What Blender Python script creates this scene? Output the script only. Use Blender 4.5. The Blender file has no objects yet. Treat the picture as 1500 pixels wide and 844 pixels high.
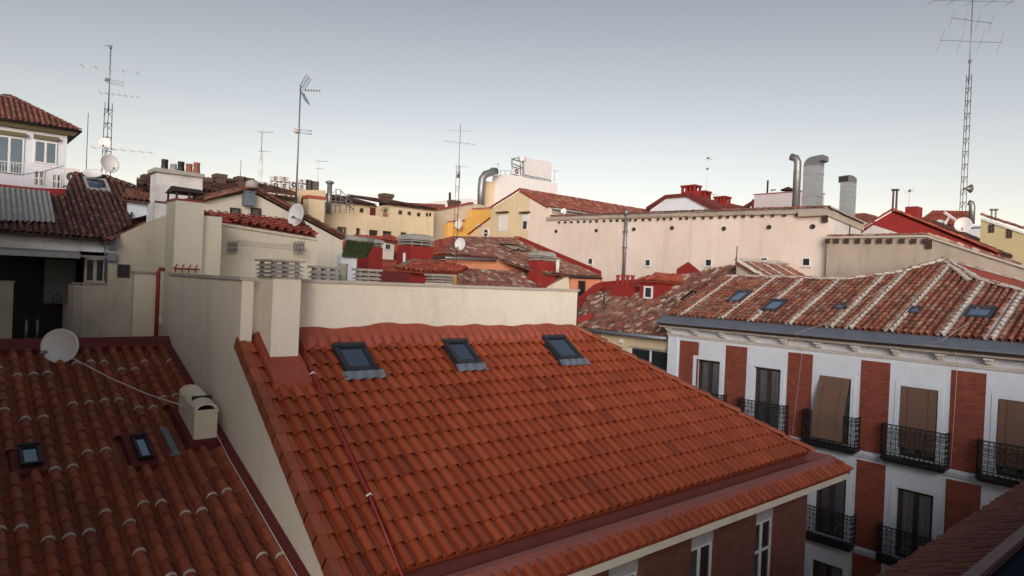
import bpy, math, random
from mathutils import Vector as V
random.seed(7)
S = bpy.context.scene
COL = S.collection
R = math.radians
# ------------------------------------------------------------------ camera model (also used to survey the site)
F, CX, CY = 980.0, 750.0, 422.0
TH, ROLL = R(48.9), math.atan(.0428)
PIT = -math.atan((CY - 414.5) / F)
f0 = V((math.cos(TH), math.sin(TH), 0)); r0 = V((math.sin(TH), -math.cos(TH), 0)); u0 = V((0, 0, 1))
FW = f0 * math.cos(PIT) + u0 * math.sin(PIT); UP = u0 * math.cos(PIT) - f0 * math.sin(PIT)
CR = r0 * math.cos(ROLL) + UP * math.sin(ROLL); CU = UP * math.cos(ROLL) - r0 * math.sin(ROLL)
def ray(px, py): return FW + CR * ((px - CX) / F) - CU * ((py - CY) / F)
def onx(px, py, x): d = ray(px, py); return d * (x / d.x)
def ony(px, py, y): d = ray(px, py); return d * (y / d.y)
def onz(px, py, z): d = ray(px, py); return d * (z / d.z)
class Plane:                                   # a roof slope: a point, the uphill direction in plan, its angle
    def __init__(self, P0, up, deg):
        self.O = V(P0); u = V((up[0], up[1], 0)).normalized()
        self.s = u * math.cos(R(deg)) + u0 * math.sin(R(deg))
        self.a = V((u.y, -u.x, 0)); self.n = self.a.cross(self.s)
    def px(self, x, y, h=0):
        d = ray(x, y); return d * ((self.n.dot(self.O) + h) / self.n.dot(d))
    def uv(self, p): q = p - self.O; return (q.dot(self.a), q.dot(self.s))
    def at(self, a, s, h=0): return self.O + self.a * a + self.s * s + self.n * h
    def poly(self, pxs): return [self.uv(self.px(*p)) for p in pxs]
    def polyw(self, pts): return [self.uv(V(p)) for p in pts]
def ccw(p):
    A = sum(p[i][0] * p[(i + 1) % len(p)][1] - p[(i + 1) % len(p)][0] * p[i][1] for i in range(len(p)))
    return p if A > 0 else p[::-1]
# ------------------------------------------------------------------ materials
MATS = {}
def nodes(name):
    m = bpy.data.materials.new(name); m.use_nodes = True
    nt = m.node_tree; b = nt.nodes['Principled BSDF']; MATS[name] = m
    return m, nt, b
def rgb(c): return (c[0], c[1], c[2], 1)
def scl(c, k): return tuple(min(1, x * k) for x in c)
def posn(nt, scale=(1, 1, 1)):
    g = nt.nodes.new('ShaderNodeNewGeometry'); mp = nt.nodes.new('ShaderNodeMapping')
    mp.inputs['Scale'].default_value = scale
    nt.links.new(g.outputs['Position'], mp.inputs['Vector']); return mp.outputs['Vector']
def noise(nt, vec, scale, detail=5, rough=.55):
    n = nt.nodes.new('ShaderNodeTexNoise'); n.inputs['Scale'].default_value = scale
    n.inputs['Detail'].default_value = detail; n.inputs['Roughness'].default_value = rough
    nt.links.new(vec, n.inputs['Vector']); return n.outputs['Fac']
def ramp(nt, fac, stops):
    r = nt.nodes.new('ShaderNodeValToRGB'); e = r.color_ramp.elements
    while len(e) < len(stops): e.new(.5)
    for k, (p, c) in enumerate(stops): e[k].position = p; e[k].color = rgb(c)
    nt.links.new(fac, r.inputs['Fac']); return r.outputs['Color']
def mix(nt, a, b, fac, mode='MIX'):
    m = nt.nodes.new('ShaderNodeMix'); m.data_type = 'RGBA'; m.blend_type = mode
    for sock, v in ((m.inputs[6], a), (m.inputs[7], b), (m.inputs[0], fac)):
        if isinstance(v, bpy.types.NodeSocket): nt.links.new(v, sock)
        else: sock.default_value = v if isinstance(v, (int, float)) else rgb(v)
    return m.outputs[2]
def bump(nt, b, h, strength, dist):
    n = nt.nodes.new('ShaderNodeBump'); n.inputs['Strength'].default_value = strength; n.inputs['Distance'].default_value = dist
    nt.links.new(h, n.inputs['Height']); nt.links.new(n.outputs['Normal'], b.inputs['Normal'])
def plaster(name, c, stain=.35, sc=.5, dirt=None, rough=.9, bumpy=.3):
    m, nt, b = nodes(name); p = posn(nt); ps = posn(nt, (1.6, 1.6, .22))
    d = dirt or scl(c, .62)
    f1 = ramp(nt, noise(nt, p, sc, 6, .62), [(.38, (0, 0, 0)), (.72, (1, 1, 1))])
    c1 = mix(nt, c, d, mix(nt, (0, 0, 0), f1, stain))
    f2 = ramp(nt, noise(nt, ps, 1.1, 6, .65), [(.52, (0, 0, 0)), (.78, (1, 1, 1))])
    c2 = mix(nt, c1, scl(d, .8), mix(nt, (0, 0, 0), f2, stain * .8))
    f3 = noise(nt, p, 9, 4)
    c3 = mix(nt, c2, scl(c, 1.12), mix(nt, (0, 0, 0), ramp(nt, f3, [(.45, (0, 0, 0)), (.7, (1, 1, 1))]), .35))
    nt.links.new(c3, b.inputs['Base Color']); b.inputs['Roughness'].default_value = rough
    bump(nt, b, noise(nt, p, 14, 6, .6), bumpy, .02); return m
def tilemat(name, stops, lichen=.0, rough=.8, lc=(.42, .38, .32), mot=.5, fine=.4):
    m, nt, b = nodes(name); p = posn(nt)
    at = nt.nodes.new('ShaderNodeAttribute'); at.attribute_name = 'tid'
    c = ramp(nt, at.outputs['Fac'], stops)
    c = mix(nt, c, scl(stops[0][1], .55), mix(nt, (0, 0, 0), ramp(nt, noise(nt, p, 1.3, 6, .7), [(.42, (0, 0, 0)), (.75, (1, 1, 1))]), mot))
    c = mix(nt, c, scl(stops[-1][1], 1.25), mix(nt, (0, 0, 0), ramp(nt, noise(nt, p, 17, 5, .7), [(.5, (0, 0, 0)), (.8, (1, 1, 1))]), fine))
    if lichen: c = mix(nt, c, lc, mix(nt, (0, 0, 0), ramp(nt, noise(nt, p, 5.5, 7, .72), [(.53, (0, 0, 0)), (.66, (1, 1, 1))]), lichen))
    nt.links.new(c, b.inputs['Base Color']); b.inputs['Roughness'].default_value = rough
    bump(nt, b, noise(nt, p, 45, 4, .6), .25, .01); return m
def brick(name, c1, c2, mortar, swap):
    m, nt, b = nodes(name)
    g = nt.nodes.new('ShaderNodeNewGeometry'); sx = nt.nodes.new('ShaderNodeSeparateXYZ'); cb = nt.nodes.new('ShaderNodeCombineXYZ')
    nt.links.new(g.outputs['Position'], sx.inputs[0])
    ad = nt.nodes.new('ShaderNodeMath'); ad.operation = 'ADD'
    nt.links.new(sx.outputs['X'], ad.inputs[0]); nt.links.new(sx.outputs['Y'], ad.inputs[1])
    nt.links.new(ad.outputs[0], cb.inputs['X']); nt.links.new(sx.outputs['Z'], cb.inputs['Y'])
    t = nt.nodes.new('ShaderNodeTexBrick'); nt.links.new(cb.outputs[0], t.inputs['Vector'])
    for k, v in (('Color1', c1), ('Color2', c2), ('Mortar', mortar)): t.inputs[k].default_value = rgb(v)
    t.inputs['Scale'].default_value = 1; t.inputs['Mortar Size'].default_value = .009
    t.inputs['Brick Width'].default_value = .24; t.inputs['Row Height'].default_value = .065; t.inputs['Bias'].default_value = -.1
    p = posn(nt)
    c = mix(nt, t.outputs['Color'], scl(c1, .45), mix(nt, (0, 0, 0), ramp(nt, noise(nt, p, 2.2, 6, .7), [(.45, (0, 0, 0)), (.75, (1, 1, 1))]), .55))
    nt.links.new(c, b.inputs['Base Color']); b.inputs['Roughness'].default_value = .85
    bump(nt, b, t.outputs['Fac'], -.5, .01); return m
def plain(name, c, rough=.6, metal=0, var=.25, sc=6, spec=None):
    m, nt, b = nodes(name); p = posn(nt)
    f = ramp(nt, noise(nt, p, sc, 5, .65), [(.35, (0, 0, 0)), (.75, (1, 1, 1))])
    nt.links.new(mix(nt, c, scl(c, .55), mix(nt, (0, 0, 0), f, var * 2)), b.inputs['Base Color'])
    b.inputs['Roughness'].default_value = rough; b.inputs['Metallic'].default_value = metal
    if spec is not None: b.inputs['Specular IOR Level'].default_value = spec
    return m
def glassm(name, c=(.02, .025, .03), rough=.04, metal=0):
    m, nt, b = nodes(name); p = posn(nt)
    b.inputs['Base Color'].default_value = rgb(c); b.inputs['Roughness'].default_value = rough; b.inputs['Metallic'].default_value = metal
    b.inputs['Specular IOR Level'].default_value = .9
    bump(nt, b, noise(nt, p, .9, 2), .06, .1); return m
def clearglass(name):
    m, nt, b = nodes(name); nt.nodes.remove(b); out = nt.nodes['Material Output']
    tr = nt.nodes.new('ShaderNodeBsdfTransparent'); tr.inputs[0].default_value = (.93, .95, .97, 1)
    gl = nt.nodes.new('ShaderNodeBsdfGlossy'); gl.inputs['Roughness'].default_value = .05
    fr = nt.nodes.new('ShaderNodeFresnel'); fr.inputs[0].default_value = 1.6
    mx = nt.nodes.new('ShaderNodeMixShader')
    nt.links.new(fr.outputs[0], mx.inputs[0]); nt.links.new(tr.outputs[0], mx.inputs[1]); nt.links.new(gl.outputs[0], mx.inputs[2])
    nt.links.new(mx.outputs[0], out.inputs['Surface']); return m

cream = plaster('cream render', (.73, .68, .575), .55, .45, (.54, .49, .39))
creamy = plaster('grey cream render', (.77, .735, .655), .6, .4, (.57, .53, .45))
creamD = plaster('old cream render', (.48, .435, .355), .7, .6)
yellow = plaster('pale yellow render', (.70, .58, .41), .5, .3)
yellowH = plaster('ochre render', (.50, .44, .27), .3, .4)
beige = plaster('beige render', (.66, .55, .38), .45, .3)
beigeG = plaster('grey beige render', (.56, .48, .38), .5, .3)
orangeP = plaster('orange render', (.78, .45, .12), .25, .4)
salmon = plaster('salmon render', (.72, .30, .17), .25, .6)
pink = plaster('pale pink render', (.74, .665, .615), .6, .28, (.55, .45, .40))
grey = plaster('weathered cement render', (.42, .37, .32), .7, .35, (.24, .20, .17))
whiteW = plaster('white painted render', (.66, .72, .82), .3, .7)
whiteB = plaster('white flat render', (.80, .79, .82), .15, .3)
whiteO = plaster('flaking white render', (.66, .66, .68), .7, 1.1, (.33, .32, .31))
lav = plaster('lavender grey cladding', (.62, .57, .62), .2, .4)
redP = plaster('red painted render', (.27, .020, .017), .5, .8, (.15, .014, .013), .8)
redD = plaster('dark red flashing paint', (.14, .017, .018), .5, .8, (.07, .012, .012), .75)
redL = plaster('faded red waterproof coat', (.33, .07, .045), .8, 1.6, (.23, .05, .03), .7)
maroon = plaster('maroon gutter lining', (.20, .055, .05), .4, 1.0, (.12, .035, .03), .6)
maroonL = plaster('faded maroon coping', (.33, .12, .11), .35, 1.0, None, .6)
stone = plaster('grey stone coping', (.47, .44, .41), .5, 1.5)
conc = plaster('grey concrete', (.36, .35, .33), .55, 1.4, (.2, .19, .18))
mortar = plaster('white lime mortar', (.54, .50, .47), .6, 3, (.34, .31, .28))
mortarA = plaster('grey mortar fillet', (.5, .47, .43), .5, 4)
dark = plain('dark interior', (.03, .03, .032), .9)
blackI = plain('black painted iron', (.012, .012, .014), .5, 0, .2)
iron = plain('dull galvanised steel', (.28, .28, .29), .5, .7)
rust = plain('rusty lattice steel', (.11, .065, .055), .7, .3)
alu = plain('bright ribbed aluminium', (.62, .63, .65), .32, .9, .2, 2)
aluD = plain('dull duct steel', (.30, .31, .33), .45, .7, .25, 2)
zinc = plain('blue grey zinc sheet', (.20, .235, .30), .45, .35, .25, 1.5)
lead = plain('lead flashing', (.19, .23, .29), .5, .2, .35, 3)
whiteP = plain('white plastic', (.75, .76, .78), .45, 0, .1)
whiteF = plain('white window frame', (.72, .74, .78), .5, 0, .15)
redM = plain('red painted metal', (.30, .03, .035), .5, 0, .25)
woodD = plain('dark brown wood', (.05, .028, .02), .7, 0, .3)
blind = plain('brown slatted blind', (.17, .10, .075), .75, 0, .2, 3)
roller = plain('white roller shutter', (.68, .70, .72), .6, 0, .1)
curtain = plain('pale lace curtain', (.82, .86, .88), .9, 0, .25, 8)
turf = plain('green artificial turf', (.035, .055, .016), .95, 0, .45, 5)
fibro = plain('grey corrugated sheet', (.26, .27, .27), .8, 0, .4, 2.2)
leafm = plain('green leaves', (.04, .08, .025), .7, 0, .4, 9)
potm = plain('terracotta pot', (.3, .12, .07), .8, 0, .3)
boardm = plain('pale backed panel', (.74, .72, .74), .6, 0, .08, 1)
asphalt = plain('asphalt', (.05, .05, .05), .9, 0, .3, 3)
paving = plain('stone paving', (.25, .24, .22), .85, 0, .3, 3)
glass = glassm('dark window glass')
glassS = glassm('sky reflecting glass', (.30, .36, .44), .04, 1)
glassB = glassm('bright sky reflecting glass', (.55, .68, .86), .04, 1)
glassC = clearglass('clear window glass')
brickM = brick('deep red brick', (.20, .055, .04), (.13, .038, .03), (.16, .09, .075), 0)
brickF = brick('facing brick', (.29, .050, .024), (.16, .028, .018), (.19, .09, .07), 0)
tOr = tilemat('new orange clay tile', [(0, (.20, .040, .018)), (.05, (.26, .050, .020)), (.5, (.30, .058, .022)), (.95, (.345, .072, .027)), (1, (.37, .09, .04))], 0, .5, mot=.16, fine=.10)
tOrL = tilemat('orange clay barrel tile', [(0, (.22, .054, .027)), (.5, (.30, .074, .035)), (1, (.36, .095, .047))], .0, .75, mot=.35, fine=.2)
tOld = tilemat('old mixed clay tile', [(0, (.13, .05, .038)), (.3, (.25, .07, .045)), (.55, (.30, .10, .065)), (.72, (.19, .13, .095)), (.86, (.36, .13, .07)), (1, (.30, .22, .16))], .35)
tLich = tilemat('lichen covered clay tile', [(0, (.09, .035, .03)), (.3, (.22, .06, .042)), (.6, (.30, .10, .07)), (.78, (.20, .13, .10)), (.9, (.48, .34, .25)), (1, (.58, .50, .42))], .5)
tRed = tilemat('red clay tile', [(0, (.24, .045, .03)), (.5, (.36, .07, .042)), (1, (.44, .11, .068))], .10)
tDk = tilemat('dark brown clay tile', [(0, (.035, .016, .014)), (.5, (.085, .028, .022)), (1, (.17, .07, .055))], .2)
tFar = tilemat('sooty clay tile', [(0, (.10, .04, .03)), (.5, (.2, .06, .042)), (1, (.28, .12, .085))], .3)
# ------------------------------------------------------------------ mesh builder
class G:
    def __init__(self): self.v = []; self.f = []; self.m = []; self.t = []; self.sm = []; self.mi = 0; self.tid = .5; self.smooth = False
    def mat(self, i): self.mi = i; return self
    def face(self, idx): self.f.append(idx); self.m.append(self.mi); self.t.append(self.tid); self.sm.append(self.smooth)
    def add(self, pts): n = len(self.v); self.v += [V(p) for p in pts]; return n
    def poly(self, pts): n = self.add(pts); self.face(list(range(n, n + len(pts)))); return self
    def hexa(self, b, t):                       # two quads (bottom ccw seen from above, top)
        n = self.add(list(b) + list(t)); k = len(b)
        self.face([n + i for i in range(k)][::-1]); self.face([n + k + i for i in range(k)])
        for i in range(k): j = (i + 1) % k; self.face([n + i, n + j, n + k + j, n + k + i])
        return self
    def box(self, x0, x1, y0, y1, z0, z1):
        x0, x1 = sorted((x0, x1)); y0, y1 = sorted((y0, y1)); z0, z1 = sorted((z0, z1))
        q = [(x0, y0), (x1, y0), (x1, y1), (x0, y1)]
        return self.hexa([(a, b, z0) for a, b in q], [(a, b, z1) for a, b in q])
    def prism(self, pts, d):                    # planar polygon swept along d
        d = V(d); pts = [V(p) for p in pts]; n = V((0, 0, 0))
        for i in range(len(pts)): n += pts[i].cross(pts[(i + 1) % len(pts)])
        if n.dot(d) < 0: pts = pts[::-1]
        return self.hexa(pts, [p + d for p in pts])
    def obox(self, c, ax, ay, az): # half-axis vectors
        c = V(c); ax, ay, az = V(ax), V(ay), V(az)
        q = [c - ax - ay, c + ax - ay, c + ax + ay, c - ax + ay]
        return self.hexa([p - az for p in q], [p + az for p in q])
    def tube(self, pts, r, n=6, cap=True):
        pts = [V(p) for p in pts]; rings = []; sm = self.smooth; self.smooth = n > 5
        for i, p in enumerate(pts):
            d = (pts[min(i + 1, len(pts) - 1)] - pts[max(i - 1, 0)]).normalized()
            a = d.orthogonal().normalized() if i == 0 else (rings_a - d * rings_a.dot(d)).normalized()
            rings_a = a; b = d.cross(a); rr = r[i] if isinstance(r, (list, tuple)) else r
            rings.append(self.add([p + (a * math.cos(2 * math.pi * k / n) + b * math.sin(2 * math.pi * k / n)) * rr for k in range(n)]))
        for i in range(len(pts) - 1):
            for k in range(n): j = (k + 1) % n; self.face([rings[i] + k, rings[i] + j, rings[i + 1] + j, rings[i + 1] + k])
        self.smooth = False
        if cap: self.face([rings[0] + k for k in range(n)][::-1]); self.face([rings[-1] + k for k in range(n)])
        self.smooth = sm; return self
    def rod(self, a, b, r, n=5): return self.tube([a, b], r, n)
    def lathe(self, o, axis, prof, n=24):       # prof: (radius, height along axis)
        o = V(o); ax = V(axis).normalized(); a = ax.orthogonal().normalized(); b = ax.cross(a); rings = []
        sm = self.smooth; self.smooth = True
        for r, h in prof: rings.append(self.add([o + ax * h + (a * math.cos(2 * math.pi * k / n) + b * math.sin(2 * math.pi * k / n)) * r for k in range(n)]))
        for i in range(len(prof) - 1):
            for k in range(n): j = (k + 1) % n; self.face([rings[i] + k, rings[i] + j, rings[i + 1] + j, rings[i + 1] + k])
        self.smooth = sm; return self
    def wall(self, o, u, w, h, holes, depth, nrm):  # rectangle o + u*a + z*b with holes (a0,a1,b0,b1), reveals going in by depth against nrm
        o, u, nrm = V(o), V(u), V(nrm)
        us = sorted({0, w, *[x for q in holes for x in q[:2]]}); vs = sorted({0, h, *[x for q in holes for x in q[2:4]]})
        P = lambda a, b, d=0: o + u * a + u0 * b - nrm * d
        fl = u.cross(u0).dot(nrm) < 0
        for i in range(len(us) - 1):
            for j in range(len(vs) - 1):
                ca, cb = (us[i] + us[i + 1]) / 2, (vs[j] + vs[j + 1]) / 2
                if any(q[0] < ca < q[1] and q[2] < cb < q[3] for q in holes): continue
                q = [P(us[i], vs[j]), P(us[i + 1], vs[j]), P(us[i + 1], vs[j + 1]), P(us[i], vs[j + 1])]
                self.poly(q[::-1] if fl else q)
        for a0, a1, b0, b1 in [q[:4] for q in holes]:
            c = [(a0, b0), (a1, b0), (a1, b1), (a0, b1)]
            for k in range(4):
                p, q = c[k], c[(k + 1) % 4]
                r = [P(*p), P(*q), P(*q, depth), P(*p, depth)]
                self.poly(r if fl else r[::-1])
        return self
    def build(self, name, mats, parent=None, base=None):
        me = bpy.data.meshes.new(name); off = V((0, 0, 0))
        if parent is None:
            if base is None:
                xs = [p.x for p in self.v]; ys = [p.y for p in self.v]
                base = ((min(xs) + max(xs)) / 2, (min(ys) + max(ys)) / 2, min(p.z for p in self.v))
            off = V(base)
        else: off = V(parent.get('_base', (0, 0, 0)))
        me.from_pydata([p - off for p in self.v], [], self.f)
        mats = mats if isinstance(mats, (list, tuple)) else [mats]
        for m in mats: me.materials.append(m)
        me.polygons.foreach_set('material_index', self.m); me.polygons.foreach_set('use_smooth', self.sm)
        at = me.attributes.new('tid', 'FLOAT', 'FACE'); at.data.foreach_set('value', self.t)
        me.update()
        o = bpy.data.objects.new(name, me); COL.objects.link(o)
        if parent is None: o.location = off
        else: o.parent = parent
        o['_base'] = tuple(off); return o
def tag(o, label=None, cat=None, group=None, kind=None):
    if label: o['label'] = label
    if cat: o['category'] = cat
    if group: o['group'] = group
    if kind: o['kind'] = kind
    return o
def thing(name, label, cat, base, group=None):
    o = bpy.data.objects.new(name, None); COL.objects.link(o); o.empty_display_size = .3
    o.location = V(base); o['_base'] = tuple(V(base)); return tag(o, label, cat, group)
def dup(o, delta, label=None, parent=None):
    c = o.copy(); COL.objects.link(c)
    if parent is None: c.location = o.location + V(delta); c['_base'] = tuple(c.location)
    else: c.parent = parent
    if label: c['label'] = label
    for ch in list(o.children): dup(ch, delta, None, c)
    return c
# ------------------------------------------------------------------ roof tiles
def clip(poly, pl):                             # poly: (a,s,h) list; pl: convex ccw 2d polygon
    for i in range(len(pl)):
        (x0, y0), (x1, y1) = pl[i], pl[(i + 1) % len(pl)]
        dx, dy = x1 - x0, y1 - y0; out = []
        d = [dx * (p[1] - y0) - dy * (p[0] - x0) for p in poly]
        for k in range(len(poly)):
            a, b = poly[k], poly[(k + 1) % len(poly)]; da, db = d[k], d[(k + 1) % len(poly)]
            if da >= 0: out.append(a)
            if (da > 0) != (db > 0) and da != db:
                t = da / (da - db); out.append(tuple(a[j] + (b[j] - a[j]) * t for j in range(3)))
        poly = out
        if len(poly) < 3: return []
    return poly
def tiles(g, P, pl, pitch, course, kind='barrel', hgt=None, mi=0, lip_mi=None, ring=None, strip=None, seg=6, lift=.028, jit=.004, deck_mi=None, off=0, aoff=0, holes=()):
    pl = ccw(pl); rnd = random.random
    a0 = min(p[0] for p in pl); a1 = max(p[0] for p in pl); s0 = min(p[1] for p in pl); s1 = max(p[1] for p in pl)
    g.mat(mi if deck_mi is None else deck_mi); g.tid = .1
    g.hexa([P.at(a, s, -.09 + off) for a, s in pl], [P.at(a, s, -.03 + off) for a, s in pl])
    if kind == 'mixta':
        hgt = hgt or .062
        prof = [(0, -.3), (.025, .35), (.11, .8), (.26, 1), (.42, .95), (.54, .66), (.605, .2), (.62, -.34), (.67, -.32), (.80, -.22), (.97, -.16), (1, -.3)]
    else:
        hgt = hgt or pitch * .36; w = .66
        prof = [(w * (.5 - .5 * math.cos(math.pi * k / seg)), math.sin(math.pi * k / seg)) for k in range(seg + 1)]
    def inside(a, s):
        return all((pl[(i + 1) % len(pl)][0] - pl[i][0]) * (s - pl[i][1]) - (pl[(i + 1) % len(pl)][1] - pl[i][1]) * (a - pl[i][0]) >= -1e-6 for i in range(len(pl)))
    def emit(pts):
        q = clip(pts, pl)
        if len(q) > 2: g.poly([P.at(*p) for p in q])
    nc = int((a1 - a0) / pitch) + 2; nr = int((s1 - s0) / course) + 2
    for c in range(-1, nc):
        A = a0 + c * pitch + aoff; cj = (rnd() - .5) * jit * 2; sj = (rnd() - .5) * course * (.0 if kind == 'mixta' else .35)
        isstrip = bool(strip and strip(c)); chstrip = bool(strip and (strip(c) or strip(c + 1)))
        for r in range(-1, nr):
            B = s0 + r * course + sj
            if holes and any(h[0] < A + pitch * .5 < h[1] and h[2] < B + course * .5 < h[3] for h in holes): continue
            box = [(A, B), (A + pitch, B), (A + pitch, B + course), (A, B + course)]
            ins = [inside(*q) for q in box]
            if not any(ins) and not inside(A + pitch / 2, B + course / 2): continue
            full = all(ins)
            g.tid = rnd(); g.mat(mi); dj = (rnd() - .5) * jit; tw = (rnd() - .5) * jit; up = (rnd() - .5) * jit
            over = course * (1.08 if kind == 'mixta' else 1.15)
            lo = []; hi = []
            for k, (x, h) in enumerate(prof):
                tp = 1 if kind == 'mixta' else 1
                xl = x * pitch; xh = x * pitch if kind == 'mixta' else pitch * (.33 + (x - .33) * .86)
                lo.append((A + xl + cj + tw, B + dj, h * hgt + lift + up + off)); hi.append((A + xh + cj - tw, B + over + dj, h * hgt + .002 + off))
            if isstrip:
                g.mat(mi + 1)
                lo = [(p[0], p[1], p[2] + .012) for p in lo]; hi = [(p[0], p[1], p[2] + .012) for p in hi]
            g.smooth = True
            if isstrip and full:
                K = len(prof); md = [tuple(l_ + (h_ - l_) * .42 for l_, h_ in zip(p, q)) for p, q in zip(lo, hi)]
                n = g.add([P.at(*p) for p in lo] + [P.at(*p) for p in md] + [P.at(*p) for p in hi])
                for k in range(K - 1):
                    g.mat(mi if 1 < k < K - 3 and rnd() > .15 else mi + 1); g.face([n + k, n + k + 1, n + K + k + 1, n + K + k]); g.mat(mi + 1); g.face([n + K + k, n + K + k + 1, n + 2 * K + k + 1, n + 2 * K + k])
            elif full:
                n = g.add([P.at(*p) for p in lo] + [P.at(*p) for p in hi]); K = len(prof)
                for k in range(K - 1): g.face([n + k, n + k + 1, n + K + k + 1, n + K + k])
            else:
                for k in range(len(prof) - 1): emit([lo[k], lo[k + 1], hi[k + 1], hi[k]])
            g.smooth = False
            if isstrip: g.mat(mi)
            t = .012 if kind == 'mixta' else .016
            dn = [(p[0], p[1], p[2] - t - (.006 if kind != 'mixta' else 0)) for p in lo]
            for k in range(len(prof) - 1):
                q = [dn[k], dn[k + 1], lo[k + 1], lo[k]]
                if full: g.poly([P.at(*p) for p in q])
                else: emit(q)
            if kind != 'mixta':                 # channel tile beside the cover
                g.tid = min(1, max(0, g.tid + (rnd() - .5) * .4)) * .6; g.mat(mi + 1 if chstrip else mi); g.smooth = True
                x0, x1, xm = A + pitch * .52, A + pitch * 1.12, A + pitch * .82
                hh = random.uniform(.035, .06) if chstrip else 0
                L = [(x0, B, .012 + hh + off), (xm, B, -.012 + hh + off), (x1, B, .012 + hh + off)]; H = [(x0, B + over, hh + off), (xm, B + over, -.026 + hh + off), (x1, B + over, hh + off)]
                for k in range(2):
                    q = [L[k], L[k + 1], H[k + 1], H[k]]
                    if full: g.poly([P.at(*p) for p in q])
                    else: emit(q)
                g.smooth = False; g.mat(mi)
            if ring and ring(c, r):
                g.mat(ring(c, r)); K = len(prof); wr_ = random.uniform(.35, .85)
                for k in range(K - 1):
                    f = lambda p, d, e: (A + pitch * .33 + (p[0] - A - pitch * .33) * (1 + e * .5), p[1] + d * wr_, p[2] + e * .03)
                    q0 = [f(lo[k], -.014, .04), f(lo[k + 1], -.014, .04), f(lo[k + 1], .022, .06), f(lo[k], .022, .06)]
                    q1 = [(dn[k][0], dn[k][1] - .014, dn[k][2]), (dn[k + 1][0], dn[k + 1][1] - .014, dn[k + 1][2]), q0[1], q0[0]]
                    q2 = [q0[3], q0[2], (q0[2][0], q0[2][1] + .01, q0[2][2] - .02), (q0[3][0], q0[3][1] + .01, q0[3][2] - .02)]
                    for q in (q0, q1, q2):
                        if full: g.poly([P.at(*p) for p in q])
                        else: emit(q)
                g.mat(mi)
    g.tid = .5; g.smooth = False
    return g
def capline(g, a, b, r, step, mi=0, seg=6, flat=1.0, lift=.02, alt=None):   # a row of ridge tiles from a to b
    a, b = V(a), V(b); d = (b - a); L = d.length; d.normalize()
    side = d.cross(u0).normalized(); up = side.cross(d).normalized(); n = max(1, int(L / step)); g.mat(mi)
    for i in range(n):
        g.tid = random.random(); jt = lambda: side * random.uniform(-.12, .12) * r + up * random.uniform(-.10, .10) * r; p = a + d * (L * i / n) + jt(); q = a + d * (L * (i + 1.06) / n) + jt()
        A = []; B = []
        for k in range(seg + 1):
            t = math.pi * k / seg; o = side * (-math.cos(t) * r) + up * (math.sin(t) * r * flat)
            A.append(p + o * 1.05 + up * lift); B.append(q + o * .94)
        m = g.add(A + B); g.smooth = True
        for k in range(seg): g.mat(alt if alt is not None and random.random() < .22 else mi); g.face([m + k, m + seg + 1 + k, m + seg + 2 + k, m + k + 1])
        g.mat(mi)
        g.smooth = False
        m = g.add(A + [x - up * .03 for x in A])
        for k in range(seg): g.face([m + k, m + k + 1, m + seg + 2 + k, m + seg + 1 + k])
    g.tid = .5
# ------------------------------------------------------------------ pieces used many times
def window(parent, o, u, nrm, w, h, fr=whiteF, gl=glass, leaves=2, t=.06, rail=0, name='window', d=.05, label=None, trans=0):
    """frame and pane set in a wall: o lower left corner, u along the wall, nrm outward"""
    o, u, n = V(o), V(u).normalized(), V(nrm); g = G(); g2 = G()
    def bar(a0, a1, b0, b1, dd=d):
        c = o + u * ((a0 + a1) / 2) + u0 * ((b0 + b1) / 2); g.obox(c, u * ((a1 - a0) / 2), u0 * ((b1 - b0) / 2), n * (dd / 2))
    bar(0, w, 0, t); bar(0, w, h - t, h); bar(0, t, t, h - t); bar(w - t, w, t, h - t)
    for k in range(1, leaves): x = w * k / leaves; bar(x - t * .7, x + t * .7, t, h - t, d * .9)
    if rail: bar(t, w - t, h * rail - t * .5, h * rail + t * .5, d * .8)
    if trans: bar(t, w - t, h * trans - t * .5, h * trans + t * .5, d * .8)
    f = g.build(name, fr, parent)
    q = [o + u * a + u0 * b - n * .004 for a, b in ((t * .5, t * .5), (w - t * .5, t * .5), (w - t * .5, h - t * .5), (t * .5, h - t * .5))]
    g2.prism(q, n * -.012); g2.build('pane', gl, f)
    if label: f['label'] = label
    return f
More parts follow.
